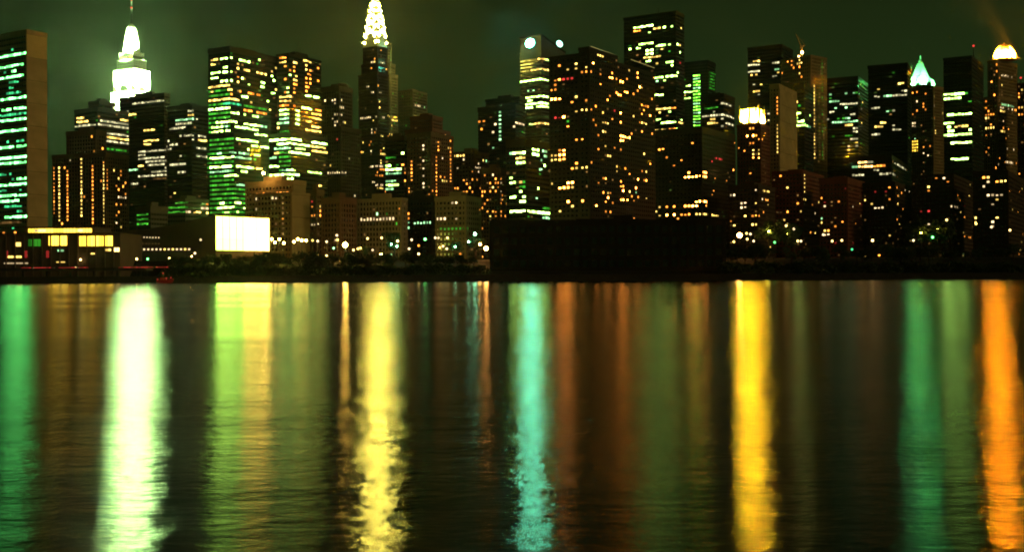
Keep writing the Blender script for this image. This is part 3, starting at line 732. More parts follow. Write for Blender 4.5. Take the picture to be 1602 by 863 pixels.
def citicorp():
    D = 1325
    bd = Bld('disc_tower', 'pale banded tower with slanted roof and two blazing white discs', D, [(814, 847, 884, 84)], 'pale_clad', 3.9, 2.6, 'ribbon', 40, dim=.10, dimc='kkd', pent=False, cat='skyscraper',
       white='v', lit='G|342:300-400w;355:400-465y;363:430-465w;420:360-460y;487:295-460w;558:340g,372g;595:330-465w;610:335-360w;635:310-465w;655:315-365w,395-465w;695:350-380k;753:370-460y;770:345-395w,440-465w;520:300-460k;450:300-460k;720:300-460k')
    b = bd.blocks[0]; L = [(q.x - bd.o.x, q.y - bd.o.y) for q in b['ring']]
    z = b['top'] - bd.o.z; S = D/F
    m = MB(); zt = z + 29*S
    m.hexa([(q[0], q[1], z + .05) for q in L] + [(L[0][0], L[0][1], zt), (L[1][0], L[1][1], z + 7), (L[2][0], L[2][1], z + 7), (L[3][0], L[3][1], zt)])
    m.build('slanted_roof', 'pale_clad', bd.root)
    m = MB(); e_ = [(q[0]*1.0, q[1]*1.0) for q in L]; c0 = (sum(q[0] for q in L)/4, sum(q[1] for q in L)/4)
    e_ = [(c0[0] + (q[0]-c0[0])*1.05, c0[1] + (q[1]-c0[1])*1.05) for q in L]
    m.hexa([(e_[0][0], e_[0][1], zt+.05), (e_[1][0], e_[1][1], z+7.05), (e_[2][0], e_[2][1], z+7.05), (e_[3][0], e_[3][1], zt+.05), (e_[0][0], e_[0][1], zt+1.2), (e_[1][0], e_[1][1], z+8.2), (e_[2][0], e_[2][1], z+8.2), (e_[3][0], e_[3][1], zt+1.2)])
    m.build('roof_cap', 'black_metal', bd.root)
    for (px, py, r, face) in ((830, 68, 6.6, 'L'), (874, 69, 5.2, 'R')):
        u = bd.uL if face == 'L' else bd.uR
        n = Vector((-math.sin(bd.th), -math.cos(bd.th))) if face == 'L' else Vector((math.cos(bd.th), -math.sin(bd.th)))
        k, t = ray(px, py); C = b['C']; q = (k*C.y - C.x)/(u.x - k*u.y); P = C + u*q
        zz = CAMZ + t*P.y - bd.o.z
        d = MB(); seg = 20; R_ = r*S; c = P + n*.3 - Vector((bd.o.x, bd.o.y)); c2 = c + n*1.2
        for cc, rr in ((c, R_), (c2, R_)):
            for i in range(seg):
                a = 2*math.pi*i/seg; w = cc + u*(rr*math.cos(a)/ (.78 if face=='L' else .62)); d.v.append((w.x, w.y, zz + rr*math.sin(a)))
        for i in range(seg): d.f.append((i, (i+1) % seg, seg + (i+1) % seg, seg + i))
        ho = d.build('disc_housing', 'black_metal', bd.root)
        ln = MB(); ln.v = [(v[0] - n.x*.25, v[1] - n.y*.25, v[2]) for v in d.v[seg:]]; ln.f = [tuple(range(seg)) if face == 'L' else tuple(range(seg))]
        d = ln
        d.build('lit_disc', MATS['disc_light' if face == 'L' else 'disc_light_dim'], bd.root)
emis('disc_light', (0.15, 1.0, 0.62), 250.0); emis('disc_light_dim', (0.40, 1.0, 0.70), 5.0)
citicorp()

def crown_at(root_name, xc_px, D, th):
    pass
def mansard():
    D = 1052; S = D/F
    A = pt(1176, 180, D+8); root = thing('mansard_crown', 'floodlit yellow mansard crown with columns on the red brown tower', 'crown', (A.x, A.y, pt(1176, 193, D).z))
    th = R(30); uL = Vector((-math.cos(th), math.sin(th))); uR = Vector((math.sin(th), math.cos(th)))
    def fr(hw, hd, z0, hw2, hd2, z1, name, m):
        b = MB(); f = lambda a, c: [tuple(uL*-a + uR*-c), tuple(uL*-a + uR*c), tuple(uL*a + uR*c), tuple(uL*a + uR*-c)]
        b.quadprism(f(hw, hd), z0, z1, f(hw2, hd2)); return b.build(name, m, root)
    fr(10.0, 7.8, .2, 10.0, 7.8, 2.2, 'cornice', 'gold_tile')
    fr(9.2, 7.0, 2.25, 8.0, 5.8, 13.5, 'mansard_roof', 'gold_tile')
    fr(3.4, 3.0, 13.5, 3.0, 2.6, 15.6, 'cupola', 'gold_tile')
    for i in range(6):
        for (n, u, d, h) in ((-uR, uL, 7.6, 9.2), (-uL, uR, 9.6, 7.0)):
            b = MB(); c = n*(d) + u*(-h + 2*h*i/5)
            b.lathe([(.8, 2.25), (.7, 10.0 if i in (0, 5) else 8.0), (.1, 17.5 if i in (0, 5) else 12.0)], c.x, c.y, 6); b.build('pinnacle', 'gold_tile', root)
    for (n, u, d, h) in ((-uR, uL, 7.0, 9.0), (-uL, uR, 9.2, 7.0)):
        for s in (-.55, .55):
            p = n*(d + 3.2) + u*(s*h)
            floodlight((A.x+p.x, A.y+p.y, root.location.z + 1.2), (A.x + u.x*s*h*.7, A.y + u.y*s*h*.7, root.location.z + 9), 9e6, (1.0, 0.72, 0.03), (2.2, 1.2), 'floodlight at the foot of the yellow mansard crown', 'floodlights of the yellow crown')
mansard()

def pyramid():
    D = 1302; A = pt(1440, 120, D+10); z = pt(1440, 134.5, D).z
    root = thing('pyramid_roof', 'teal white floodlit copper pyramid roof with broken finial', 'roof', (A.x, A.y, z))
    th = R(32); uL = Vector((-math.cos(th), math.sin(th))); uR = Vector((math.sin(th), math.cos(th)))
    f = lambda a, c: [tuple(uL*-a + uR*-c), tuple(uL*-a + uR*c), tuple(uL*a + uR*c), tuple(uL*a + uR*-c)]
    b = MB(); b.quadprism(f(14, 11), .1, 3); b.build('cornice', 'copper', root)
    b = MB(); b.quadprism(f(13, 10), 3.02, 13, f(7.5, 6)); b.quadprism(f(7.4, 5.9), 13.02, 27, f(2.8, 2.4)); b.build('pyramid', 'copper', root)
    b = MB(); b.lathe([(2.0, 27), (2.6, 29), (1.0, 31), (.4, 36)], 0, 0, 8); b.build('finial', 'copper', root)
    for i in range(4):
        for (n, u, d, h) in ((-uR, uL, 10.4, 12), (-uL, uR, 13.4, 9)):
            c = n*d + u*(-h + 2*h*i/3); b = MB(); b.lathe([(.6, 3.02), (.5, 6), (.1, 8)], c.x, c.y, 6); b.build('pinnacle', 'copper', root)
    for (n, u, d, h) in ((-uR, uL, 10, 13), (-uL, uR, 13, 10)):
        for s in (-.5, .5):
            p = n*(d + 4) + u*(s*h)
            floodlight((A.x+p.x, A.y+p.y, z + 1.0), (A.x + u.x*s*h*.5, A.y + u.y*s*h*.5, z + 13), 0.5e5, (0.17, 1.0, 0.26), (2.4, 1.4), 'floodlight at the foot of the teal pyramid roof', 'floodlights of the teal pyramid')
pyramid()

def dome():
    D = 1202; A = pt(1571, 80, D+8); z = pt(1571, 93, D).z
    root = thing('roof_dome', 'orange floodlit ribbed crown dome on the brown pier tower', 'dome', (A.x, A.y, z))
    b = MB(); b.lathe([(12.2, .1), (12.2, 1.6), (11.2, 1.7)], 0, 0, 24); b.build('drum', 'gold_tile', root)
    pr = [(11.0, 1.72), (10.3, 5.5), (8.6, 9.5), (6.2, 12.8), (3.6, 15.2), (1.4, 16.6), (.3, 19.0)]
    b = MB(); b.lathe(pr, 0, 0, 24); b.build('dome_shell', 'gold_tile', root)
    for k in range(12):
        a = 2*math.pi*k/12; rb = MB()
        for i in range(len(pr)-2):
            p0 = ((pr[i][0]+.3)*math.cos(a), (pr[i][0]+.3)*math.sin(a), pr[i][1]); p1 = ((pr[i+1][0]+.3)*math.cos(a), (pr[i+1][0]+.3)*math.sin(a), pr[i+1][1])
            rb.bar(p0, p1, .45, 5)
        rb.bar((10.4*math.cos(a), 10.4*math.sin(a), 5.0), (10.5*math.cos(a), 10.5*math.sin(a), 7.6), .4, 5, .08)
        rb.build('rib', 'gold_tile', root)
    for a in (-2.7, -2.1, -1.5, -.9, -.3):
        floodlight((A.x + 13.6*math.cos(a), A.y + 13.6*math.sin(a), z + 2.3), (A.x, A.y, z + 10), 1.3e7, (1.0, 0.36, 0.008), (2.4, 1.4), 'floodlight at the foot of the orange dome', 'floodlights of the orange dome')
dome()

# crane on the unfinished tower
def crane():
    A = pt(1254, 86, 1196); root = thing('tower_crane', 'small amber lit crane leaning over the unfinished brown tower', 'crane', tuple(A))
    b = MB()
    for sx in (-.8, .8):
        for sy in (-.8, .8): b.bar((sx, sy, -1), (sx, sy, 9), .22, 4)
    for k in range(5): b.bar((-.8, -.8, k*2), (.8, -.8, k*2+2), .15, 4)
    b.build('mast', 'gold_tile', root)
    b = MB(); b.bar((0, 0, 8), (-6, 0, 22), .55, 4, .3); b.bar((0, .8, 8), (-6, 0, 22), .3, 4); b.bar((0, 0, 8), (3.5, 0, 10), .6, 4); b.bar((3.5, 0, 10), (-6, 0, 22), .15, 4)
    b.build('jib', 'gold_tile', root)
    for (x, z, r) in ((0, 2, 1.5), (-3.4, -2.2, 1.0)):
        s = MB(); s.lathe([(.2, -r), (r*.8, -r*.5), (r*.9, 0), (r*.8, r*.5), (.2, r)], 0, 0, 10); s.build('work_lamp', MATS['amber_lamp'], root, loc=(x, -2.2, z))
emis('amber_lamp', (1.0, 0.56, 0.16), 45.0)
crane()

#@@WATERFRONT
# ------------------------------------------------------------------ assembly hall with lit glass end
def hall():
    D = 712; th = R(38); uL = Vector((-math.cos(th), math.sin(th))); uR = Vector((math.sin(th), math.cos(th)))
    C3 = pt(337, 338, D); C = Vector((C3.x, C3.y)); base = 11.0
    root = thing('assembly_hall', 'low hall with sagging saddle roof and dazzling white lit end wall', 'hall', (C.x, C.y, base))
    k, _ = ray(421, 360); wR = (k*C.y - C.x)/(uR.x - k*uR.y)
    k, _ = ray(188, 360); wL = (k*C.y - C.x)/(uL.x - k*uL.y)
    S = D/F; ztop = C3.z - base
    n = 18; prof = []
    for i in range(n+1):
        t = i/n; P = C + uL*(wL*t); x = CX + P.x/P.y*F
        yy = 338 + (x-337)/(188-337)*26 + 7*math.sin(math.pi*t)*.6     # sagging roof line
        prof.append((wL*t, pt(x, yy, P.y).z - base))
    b = MB(); o = 0
    for d in (0, wR):
        for (u, zt) in prof:
            p = uL*u + uR*d
            b.v += [(p.x, p.y, 0), (p.x, p.y, zt)]
    m = n+1
    for i in range(n):
        a, c = 2*i, 2*(i+1); e_ = 2*m
        b.f += [(a, a+1, c+1, c), (e_+a, e_+c, e_+c+1, e_+a+1), (a+1, e_+a+1, e_+c+1, c+1)]
    b.f += [(0, 2*m, 2*m+1, 1), (2*n, 2*n+1, 2*m+2*n+1, 2*m+2*n)]
    b.build('side_wall', 'hall_wall', root)
    # roof slab lip
    rb = MB()
    for i in range(n):
        (u0, z0), (u1, z1) = prof[i], prof[i+1]
        q = [uL*u0 - uR*.8, uL*u1 - uR*.8, uL*u1 + uR*(wR+.8), uL*u0 + uR*(wR+.8)]
        rb.hexa([(q[j].x, q[j].y, (z0, z1, z1, z0)[j] + .05) for j in range(4)] + [(q[j].x, q[j].y, (z0, z1, z1, z0)[j] + .9) for j in range(4)])
    rb.build('roof', 'hall_wall', root)
    nR = Vector((math.cos(th), -math.sin(th)))
    zb = pt(337, 391, D).z - base
    cols_, rows = 8, 3
    for i in range(cols_):
        for j in range(rows):
            c = uR*(wR*(i+.5)/cols_) + nR*.15
            o = bpy.data.objects.new('glass_panel', unit_box(MATS[('hall_light_low', 'hall_light', 'hall_light_top')[j] if i < 4 else 'hall_light_gold'])); col.objects.link(o); o.parent = root
            h = (ztop - zb)/rows; g_ = .5 if i in (3,) else .12
            o.location = (c.x, c.y, zb + h*(j+.5)); o.rotation_euler[2] = math.atan2(uR.y, uR.x); o.scale = (wR/cols_ - g_, .2, h - .1)
    fr = MB()
    for i in range(cols_+1):
        c = uR*(wR*i/cols_) + nR*.2; fr.obox(c, uR, .12, .2, zb, ztop)
    fr.build('mullion', 'grey_concrete', root, 'stuff')
    nL = Vector((-math.sin(th), -math.cos(th)))
    # rows of lights along the side wall
    def side(px, py, code, w, h):
        k, t = ray(px, py); q = (k*C.y - C.x)/(uL.x - k*uL.y); P = C + uL*q; zz = CAMZ + t*P.y - base
        c = uL*q + nL*.12
        o = bpy.data.objects.new('window', unit_box(em(code, 1))); col.objects.link(o); o.parent = root
        o.location = (c.x, c.y, zz); o.rotation_euler[2] = math.atan2(uL.y, uL.x); o.scale = (w, .2, h)
    for i in range(7): side(221 + i*4.6, 371 + i*.1, 'w', .7, .7)
    for i in range(8): side(214 + i*5, 381, 'd', .7, .7)
    for i in range(14): side(213 + i*6.4, 390 - i*.02, random.choice('wwyw'), 1.7, 1.1)
    for y in (374, 379, 384): side(191, y, 'y', 1.5, 1.6)
    side(185.5 + 6, 391, 'W', 3.0, 1.8)
mat('hall_wall', (0.22, 0.15, 0.10), 0.85, var=.2)
emis('hall_light', (0.52, 1.0, 0.09), 15.0); emis('hall_light_low', (0.66, 1.0, 0.10), 12.0); emis('hall_light_top', (0.50, 1.0, 0.09), 16.0); emis('hall_light_gold', (1.0, 0.66, 0.085), 21.0)
hall()

# ------------------------------------------------------------------ conference building over the drive, left
def conference():
    D = 674
    A = pt(60, 400, D); root = thing('conference_building', 'long low waterfront building with yellow clerestory strip and lit window walls', 'building', (A.x, A.y, 3.0))
    def X(px): return pt(px, 390, D).x - A.x
    def zz(py): return pt(60, py, D).z - 3.0
    b = MB(); b.box(X(-160), X(188), 0, 40, 0, zz(366)); b.build('wall', 'conf_wall', root)
    b = MB(); b.box(X(-165), X(190), -1.5, 41, zz(366)+.02, zz(364.6)); b.build('roof', 'conf_wall', root)
    b = MB(); b.box(X(36), X(146), 2, 30, zz(364.6)+.02, zz(356)); b.build('clerestory', 'conf_wall', root)
    b = MB(); b.box(X(34), X(148), 0.8, 31, zz(356)+.02, zz(354.6)); b.build('clerestory_roof', 'conf_wall', root)
    def win(x0, x1, y0, y1, code, lev=1, n=1, dy=0, name='window'):
        for i in range(n):
            a, c = X(x0 + (x1-x0)*i/n), X(x0 + (x1-x0)*(i+1)/n)
            o = bpy.data.objects.new(name, unit_box(em(code, lev if random.random() < .7 else max(0, lev-1)))); col.objects.link(o); o.parent = root
            o.location = ((a+c)/2, dy - .12, (zz(y0)+zz(y1))/2); o.scale = (c - a - .25, .2, zz(y0) - zz(y1))
    win(42, 142, 363.5, 357.5, 'Y', 2, 20, 2); win(52, 70, 362.5, 358.5, 'w', 1, 3, 1.75); win(120, 128, 362.5, 358.5, 'w', 1, 1, 1.75)
    win(76, 105, 384, 369, 'Y', 2, 6); win(124, 177, 385, 369.5, 'Y', 2, 12)
    win(44, 64, 385, 374, 'G', 1, 4); win(25, 33, 385, 379, 'y', 1, 1); win(4, 8, 366, 362.5, 'o', 1); win(22, 26, 366, 362, 'o', 1)
    win(12, 34, 403, 400, 'y', 1, 5); win(6, 44, 412.5, 410.5, 'w', 0, 8); win(90, 100, 393.5, 390.5, 'g', 1, 2); win(142, 150, 398, 396, 'y', 1, 2); win(88, 102, 411, 409, 'y', 0, 2)
    win(165, 174, 393, 389.5, 'y', 1, 2); win(178, 187, 394, 388, 'W', 0, 2)
    for x in (8, 38, 72): win(x, x+5, 403, 392, 'r', 0)
    for i in range(18):
        p = MB(); x = X(-60 + i*14); p.box(x-.35, x+.35, -1.0, -.3, 0, zz(366)); p.build('column', 'conf_wall', root)
mat('conf_wall', (0.12, 0.085, 0.07), 0.85, var=.3)
conference()

# elevated drive below it
dk = thing('highway_viaduct', 'low riverside viaduct with added red glow strips for tail-light trails below the conference building', 'viaduct', (-270, 660, 3))
b = MB(); b.box(-140, 62, -5, 6, 4.0, 5.0); b.build('deck', 'asphalt', dk)
for i in range(15):
    p = MB(); p.lathe([(.6, 0), (.5, 4.0)], -132 + i*13.5, 0, 8); p.build('column', 'wall_stone', dk)
for i in range(25):
    p = MB(); p.box(-139 + i*8, -131.2 + i*8, -5.15, -4.85, 5.02, 5.7); p.build('rail_panel', 'wall_stone', dk)
for i in range(60):  # added red glow pieces stand in for the streak of car tail-lights
    px = 35 + i*3.9
    if 137 < px < 187: continue
    if random.random() < .25: continue
    q = pt(px, 416.5, 654.6)
    o = bpy.data.objects.new('tail_trail_glow', unit_box(em('r', random.choice((0, 0, 1))))); col.objects.link(o); o.parent = dk
    o.location = (q.x + 270, q.y - 660, 5.9); o.scale = (1.15, .15, .3)

# cars on the viaduct
def make_car(x, y, z, heading, paint, label):
    t = thing('car', label, 'car', (x, y, z), 'cars on the riverside viaduct'); t.rotation_euler[2] = heading
    b = MB()
    secs = [(-2.2, .35, .80), (-2.1, .3, .95), (-1.3, .3, 1.0), (1.0, .3, .95), (2.0, .3, .80), (2.2, .4, .65)]
    for (xx, z0, z1) in secs: b.v += [(xx, -.85, z0), (xx, .85, z0), (xx, .8, z1), (xx, -.8, z1)]
    for i in range(len(secs)-1):
        for k in range(4): b.f.append((i*4+k, i*4+(k+1) % 4, i*4+4+(k+1) % 4, i*4+4+k))
    b.f += [(3, 2, 1, 0), (20, 21, 22, 23)]
    b.build('body', paint, t)
    c = MB(); c.hexa([(-1.7, -.75, 1.0), (.9, -.75, 1.0), (.9, .75, 1.0), (-1.7, .75, 1.0), (-1.2, -.62, 1.45), (.2, -.62, 1.45), (.2, .62, 1.45), (-1.2, .62, 1.45)]); c.build('cabin', 'dark_glass', t)
    for sx in (-1.35, 1.35):
        for sy in (-.85, .85):
            w = MB()
            w.bar((sx, sy-.1, .33), (sx, sy+.1, .33), .33, 10); w.build('wheel', 'tyre', t)
    for sy in (-.6, .6):
        for (xx, code) in ((-2.24, 'r'), (2.24, 'w')):
            o = bpy.data.objects.new('tail_light' if code == 'r' else 'headlight', unit_box(em(code, 1))); col.objects.link(o); o.parent = t
            o.location = (xx, sy, .72); o.scale = (.1, .35, .18)
for i, (px, hd, pn, lb) in enumerate(((48, 0, 'car_paint', 'dark red car heading right along the riverside viaduct'), (88, math.pi, 'car_paint_blue', 'dark blue car heading left along the riverside viaduct'),
        (118, 0, 'car_paint_blue', 'dark blue car heading right along the riverside viaduct'), (205, math.pi, 'car_paint', 'dark red car heading left along the riverside viaduct'))):
    q = pt(px, 415, 659); make_car(q.x, 658 if hd == 0 else 662, 8.0, hd, pn, lb)

# small red boat at the wall; its red lanterns are added to light it
def boat():
    A = pt(258, 438, 646); root = thing('motor_boat', 'small red motor boat with added red lanterns moored at the dark wall', 'boat', (A.x, A.y, 0))
    b = MB(); secs = [(-4.6, .9, .2, 1.5), (-2, 1.2, -.3, 1.5), (2, 1.1, -.3, 1.7), (4, .5, .2, 2.1), (4.9, .06, 1.2, 2.4)]
    for (x, hw, z0, z1) in secs: b.v += [(x, -hw*.5, z0), (x, hw*.5, z0), (x, hw, z1), (x, -hw, z1)]
    for i in range(len(secs)-1):
        for k in range(4): b.f.append((i*4+k, i*4+(k+1) % 4, i*4+4+(k+1) % 4, i*4+4+k))
    b.f += [(3, 2, 1, 0), (16, 17, 18, 19)]; b.build('hull', 'boat_red', root)
    c = MB(); c.hexa([(-2.6, -.8, 1.5), (1, -.8, 1.55), (1, .8, 1.55), (-2.6, .8, 1.5), (-2.3, -.7, 3.0), (.4, -.7, 3.0), (.4, .7, 3.0), (-2.3, .7, 3.0)]); c.build('cabin', 'boat_red', root)
    m = MB(); m.bar((-1, 0, 3), (-1, 0, 5.6), .07, 5); m.build('mast', 'black_metal', root)
    for (x, z) in ((-1, 5.4), (1.2, 2.6), (3.6, 2.9), (-3.8, 2.0)):
        s = MB(); s.lathe([(.05, -.35), (.32, -.15), (.32, .15), (.05, .35)], seg=8); s.build('added_lantern', em('r', 1), root, loc=(x, -.9 if z < 5 else 0, z))
boat()

# ------------------------------------------------------------------ dark warehouse on the bank
def warehouse():
    D = 668; A = pt(950, 400, D); base = gz(0, D) - 3
    root = thing('warehouse', 'huge unlit black waterfront warehouse with flat roof in front of the towers', 'warehouse', (A.x, A.y, base))
    X = lambda px: pt(px, 390, D).x - A.x
    zt = lambda px, py: pt(px, py, D).z - base
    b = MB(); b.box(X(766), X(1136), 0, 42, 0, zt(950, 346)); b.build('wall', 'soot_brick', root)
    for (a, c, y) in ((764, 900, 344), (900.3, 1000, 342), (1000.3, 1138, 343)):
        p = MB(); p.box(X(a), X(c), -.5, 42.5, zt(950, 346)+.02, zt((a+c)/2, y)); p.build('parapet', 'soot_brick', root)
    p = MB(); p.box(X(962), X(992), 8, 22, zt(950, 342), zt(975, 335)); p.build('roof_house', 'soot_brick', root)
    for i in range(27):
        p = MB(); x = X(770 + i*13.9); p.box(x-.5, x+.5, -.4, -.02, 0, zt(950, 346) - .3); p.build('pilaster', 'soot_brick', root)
    wm = MB(); wm.box(-1.6, 1.6, -.05, .05, -1.9, 1.9); me = wm.mesh('dark_window', 'dark_glass')
    for i in range(26):
        for j in range(4):
            o = bpy.data.objects.new('dark_window', me); col.objects.link(o); o.parent = root
            o.location = (X(777 + i*13.9), -.04, 7 + j*6.6)
warehouse()

# ------------------------------------------------------------------ street lamps
def lamp_post(px, py, code, D, r, label, group=None, lev=1):
    q = pt(px, py, D); g0 = gz(q.x, D)
    h = max(1.5, q.z - g0)
    t = thing('street_lamp', label, 'lamp', (q.x, D, q.z - h), group)
    b = MB(); b.lathe([(.22, -.3), (.12, .4), (.09, h - r)], seg=6); b.build('pole', 'black_metal', t)
    s = MB(); s.lathe([(.1*r, -r), (r*.75, -r*.6), (r, 0), (r*.75, r*.6), (.1*r, r)], seg=10)
    s.build('globe', code if not isinstance(code, str) else em(code, lev), t, loc=(0, 0, h))
    return t
LC = {'w': 'small warm white', 'W': 'bright white', 'y': 'small yellow', 'o': 'small orange', 'c': 'small green white', 'g': 'small pale green', 't': 'small teal', 'G': 'dim green', 'd': 'dim orange'}
S1 = emis('star_lamp_gold', (1.0, 0.58, 0.09), 240.0)
S2 = emis('star_lamp_amber', (1.0, 0.42, 0.09), 130.0)
S3 = emis('lamp_green_white', (0.30, 1.0, 0.50), 110.0)
S4 = emis('lamp_yellow', (1.0, 0.60, 0.10), 110.0)
S6 = emis('roof_star_lamp', (1.0, 0.52, 0.12), 230.0)
S5 = emis('lamp_golden', (1.0, 0.72, 0.08), 120.0)
lamp_post(540, 383, S1, 700, 1.5, 'very bright golden street lamp with rays left of the ochre low block')
lamp_post(760.5, 388.5, S2, 690, 1.25, 'bright amber lamp at the left end of the black warehouse')
lamp_post(751, 382, S2, 696, .7, 'smaller amber lamp next to the bright one by the warehouse')
lamp_post(743, 366, S3, 702, .75, 'tall green white lamp above the lit green tree')
lamp_post(596, 397.5, S4, 684, .75, 'low yellow lamp standing on the dark embankment below the ochre block')
lamp_post(358, 402, 'W', 684, .75, 'low white lamp on the embankment below the white lit hall')
lamp_post(1157, 368, S2, 700, 1.5, 'bright orange doorway lamp on the bank under the red brown tower')
for (px, py) in ((196, 396), (300, 401)):  # added lamps, put in to brighten the hall's side wall
    lamp_post(px, py, S2, 689.5, .4, 'added amber lamp to light the brown side wall of the saddle roofed hall', 'added lamps by the hall side wall')
for (px, py) in ((425, 374), (430, 379), (437, 374), (444, 380), (460, 378), (466, 374), (472, 376), (479, 376)):
    lamp_post(px, py, S4, 716, .75, 'yellow garden lamp at the foot of the ochre sided block', 'garden lamps by the ochre sided block')
for (px, py, c, l) in ((527, 368, 'w', 2), (528, 375, 'y', 2), (575, 373, 'W', 0), (597, 372, 'W', 0), (622, 377, 'W', 1), (644, 375, 'w', 2), (665, 374, 'c', 2), (681, 372, 'w', 2), (686, 372, 'w', 1), (700, 372, 'W', 0), (640, 389, 'w', 2), (655, 384, 'o', 1), (688, 387, 'y', 2), (693, 385, 'W', 0), (699, 389, 'w', 2), (553, 391, 'W', 0), (560, 389, 'y', 2), (564, 388, 'y', 2), (583, 391, 'w', 1), (720, 397, 'o', 0),
                       (314, 375, 'w', 1), (305, 396, 'w', 2), (489, 376, 'y', 1), (497, 377, 'w', 2), (511, 378, 'w', 2), (522, 388, 'g', 2)):
    lamp_post(px, py, c, 700, .72, LC[c] + ' park lamp among the dark trees between white hall and warehouse', 'park lamps left of the warehouse', l)
for (px, py, c) in ((511, 400, 'W'), (552.5, 398.5, 'W'), (612, 398, 'g'), (655, 397, 'W'), (497, 398.5, 'y'), (265, 404, 'W'), (214, 405, 'W'), (231, 405, 'c'), (126, 406, 'W'), (399, 400, 'd')):
    lamp_post(px, py, c, 672, .6, 'low ' + LC[c] + ' lamp along the dark bank near the river wall', 'low lamps along the bank')
for (px, py, c, l) in ((1132, 383, 'w', 2), (1148, 378, 'y', 2), (1168, 365, 'y', 2), (1169, 374, 'W', 0), (1174, 366, 'w', 2), (1179, 377, 'w', 2), (1177, 393, 'g', 2), (1212, 379, 'c', 0), (1230, 353, 'W', 0), (1242, 358, 'w', 2), (1248, 377, 'W', 0), (1253, 377, 'w', 2), (1302, 377, 'W', 0), (1317, 376, 'W', 0), (1365, 376, 'W', 1), (1429, 376, 'w', 2), (1459, 371, 'c', 1), (1481, 344, 'W', 0), (1453, 351, 'w', 1), (1580, 360, 'W', 0), (1333, 390, 't', 2), (1288, 367, 'w', 2), (1192, 390, 'G', 2), (1527, 350, 'y', 2), (1551, 355, 'w', 2)):
    lamp_post(px, py, c, 706, .72, LC[c] + ' lamp on the dark bank right of the warehouse', 'bank lamps right of the warehouse', l)
# roof flood on the brown block
q = pt(412, 271, 806)
t = thing('roof_lamp', 'starry orange roof lamp on top of the brown block', 'lamp', tuple(q))
b = MB(); b.bar((0, 0, -4), (0, 0, -.6), .15, 6); b.build('pole', 'black_metal', t)
b = MB(); b.lathe([(.1, -1), (.8, -.5), (1, 0), (.8, .5), (.1, 1)], seg=10); b.build('globe', S6, t)

# ------------------------------------------------------------------ trees
def leafy(seed, n, rx, rz):
    rnd = random.Random(seed); m = MB()
    lobes = [(rnd.uniform(-.55, .55)*rx, rnd.uniform(-.55, .55)*rx, rnd.uniform(-.5, .55)*rz, rnd.uniform(.35, .6)) for _ in range(9)]
    for i in range(n):
        lx, ly, lz, lr = rnd.choice(lobes)
        d = Vector((rnd.gauss(0, 1), rnd.gauss(0, 1), rnd.gauss(0, 1))).normalized() * (rnd.random()**.4) * lr
        c = Vector((lx + d.x*rx, ly + d.y*rx, lz + d.z*rz))
        a = Vector((rnd.gauss(0, 1), rnd.gauss(0, 1), rnd.gauss(0, 1))).normalized(); bb = a.orthogonal().normalized(); s = rnd.uniform(.22, .52)
        o = len(m.v); m.v += [tuple(c - a*s), tuple(c + bb*s*.6), tuple(c + a*s), tuple(c - bb*s*.6)]; m.f.append((o, o+1, o+2, o+3))
    return m.mesh('crown', 'leaf')
CROWNS = [leafy(i, 950, 4.1, 3.4) for i in range(5)]
def trunk_mesh(seed):
    rnd = random.Random(seed); m = MB(); m.bar((0, 0, -.5), (0, 0, 4.2), .32, 7, .2)
    for k in range(5):
        a = rnd.uniform(0, 6.28); m.bar((0, 0, 3 + k*.25), (2.2*math.cos(a), 2.2*math.sin(a), 5.2 + rnd.random()*1.6), .14, 5, .05)
    return m.mesh('trunk', 'bark')
TRUNKS = [trunk_mesh(i) for i in range(3)]
def tree(px, D, ytop, label, group):
    x = pt(px, 400, D).x; g0 = gz(x, D); zt = pt(px, ytop, D).z
    s = max(.45, (zt - g0)/9.2)
    t = thing('tree', label, 'tree', (x, D, g0), group); t.scale = (s, s, s); t.rotation_euler[2] = random.uniform(0, 6.28)
    for nm, me, z in (('trunk', random.choice(TRUNKS), 0), ('crown', random.choice(CROWNS), 6.2)):
        o = bpy.data.objects.new(nm, me); col.objects.link(o); o.parent = t; o.location = (0, 0, z)
for i in range(36):
    px = 272 + i*13.8 + random.uniform(-4, 4)
    if px > 752: break
    tree(px, random.uniform(659, 674), random.uniform(393, 403), 'dark unlit tree on the bank between white hall and warehouse', 'dark trees left of the warehouse')
SHR = [leafy(40+i, 520, 3.2, 1.9) for i in range(4)]
def shrub(px, D, ytop, label, group):
    x = pt(px, 400, D).x; g0 = gz(x, D); zt = pt(px, ytop, D).z; k = max(.8, (zt - g0)/3.6)
    t = thing('shrub', label, 'shrub', (x, D, g0), group); t.scale = (k, k, k); t.rotation_euler[2] = random.uniform(0, 6.28)
    for nm, me, z in (('foliage', random.choice(SHR), 1.7), ('stem', STEM, 0)):
        o = bpy.data.objects.new(nm, me); col.objects.link(o); o.parent = t; o.location = (0, 0, z)
_st = MB()
for k in range(4): _st.bar((0, 0, -.3), (1.3*math.cos(k*1.6), 1.3*math.sin(k*1.6), 2.0), .09, 5, .04)
STEM = _st.mesh('stem', 'bark')
for i in range(44):
    shrub(268 + i*11.2 + random.uniform(-3, 3), random.uniform(654.5, 657), random.uniform(408, 417), 'dark low shrub behind the river wall between white hall and warehouse', 'dark shrubs left of the warehouse')
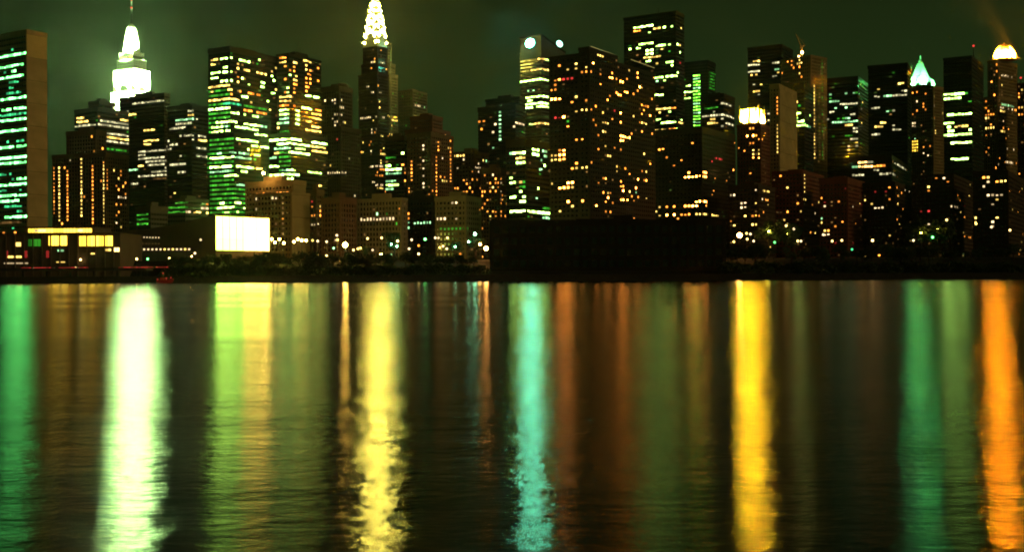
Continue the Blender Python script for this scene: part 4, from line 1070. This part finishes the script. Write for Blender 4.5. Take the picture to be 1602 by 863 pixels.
for i in range(42):
    shrub(1140 + i*11.2 + random.uniform(-3, 3), random.uniform(654.5, 657), random.uniform(404, 414), 'dark low shrub behind the river wall right of the black warehouse', 'dark shrubs right of the warehouse')
for i in range(34):
    tree(1142 + i*14 + random.uniform(-5, 5), random.uniform(664, 690), random.uniform(380, 394), 'dark unlit tree on the bank right of the black warehouse', 'dark trees right of the warehouse')
for px, y, lb in ((617, 362, 'green lit tree below the ochre low block with white windows'), (744, 368, 'green lit tree under the tall green white lamp'), (710, 378, 'small dim green tree near the bright amber lamp'), (573, 384, 'low green lit shrub tree beside the golden star lamp')):
    tree(px, 706, y, lb, 'trees lit green by lamps')
for px, y in ((1203, 345), (1230, 350), (1243, 352), (1441, 345), (1450, 352), (1467, 346), (1480, 345)):
    t_ = tree(px, 712, y, 'tree lit golden from below by a lamp right of the warehouse', 'trees lit golden on the right bank')
for px, py, c, s in ((1203, 362, S5, .6), (1231, 366, S5, .4), (1441, 364, S5, .45), (1449, 362, S5, .4), (1467, 358, S5, .4), (1480, 361, S5, .4)):
    lamp_post(px, py, c, 708.5, s, 'yellow garden lamp glowing inside a golden lit tree', 'garden lamps under the golden trees')
for px, py, s in ((612, 382, .5), (621, 385, .5), (733, 378, .45), (712, 386, .4)):
    lamp_post(px, py, S3, 703.5, s, 'green garden lamp glowing inside a green lit tree', 'garden lamps under the green trees')
# ------------------------------------------------------------------ night air
def haze():
    m = bpy.data.materials.new('haze_air'); m.use_nodes = True
    n, l = m.node_tree.nodes, m.node_tree.links
    n.remove(n['Principled BSDF'])
    v = n.new('ShaderNodeVolumePrincipled')
    v.inputs['Color'].default_value = (0.92, 0.96, 0.92, 1)
    v.inputs['Density'].default_value = HAZE_D
    v.inputs['Anisotropy'].default_value = HAZE_G
    l.new(v.outputs[0], n['Material Output'].inputs['Volume'])
    MATS['haze_air'] = m
    b = MB(); b.box(-2050, 2050, -450, 2650, -2.2, 480); o = b.build('haze', 'haze_air', None, 'stuff')
    o['label'] = 'thin greenish night haze over river and city'; o['category'] = 'haze'
HAZE_D, HAZE_G = 0.00003, 0.86
haze()
print('STATS', stats, 'objects', len(bpy.data.objects))
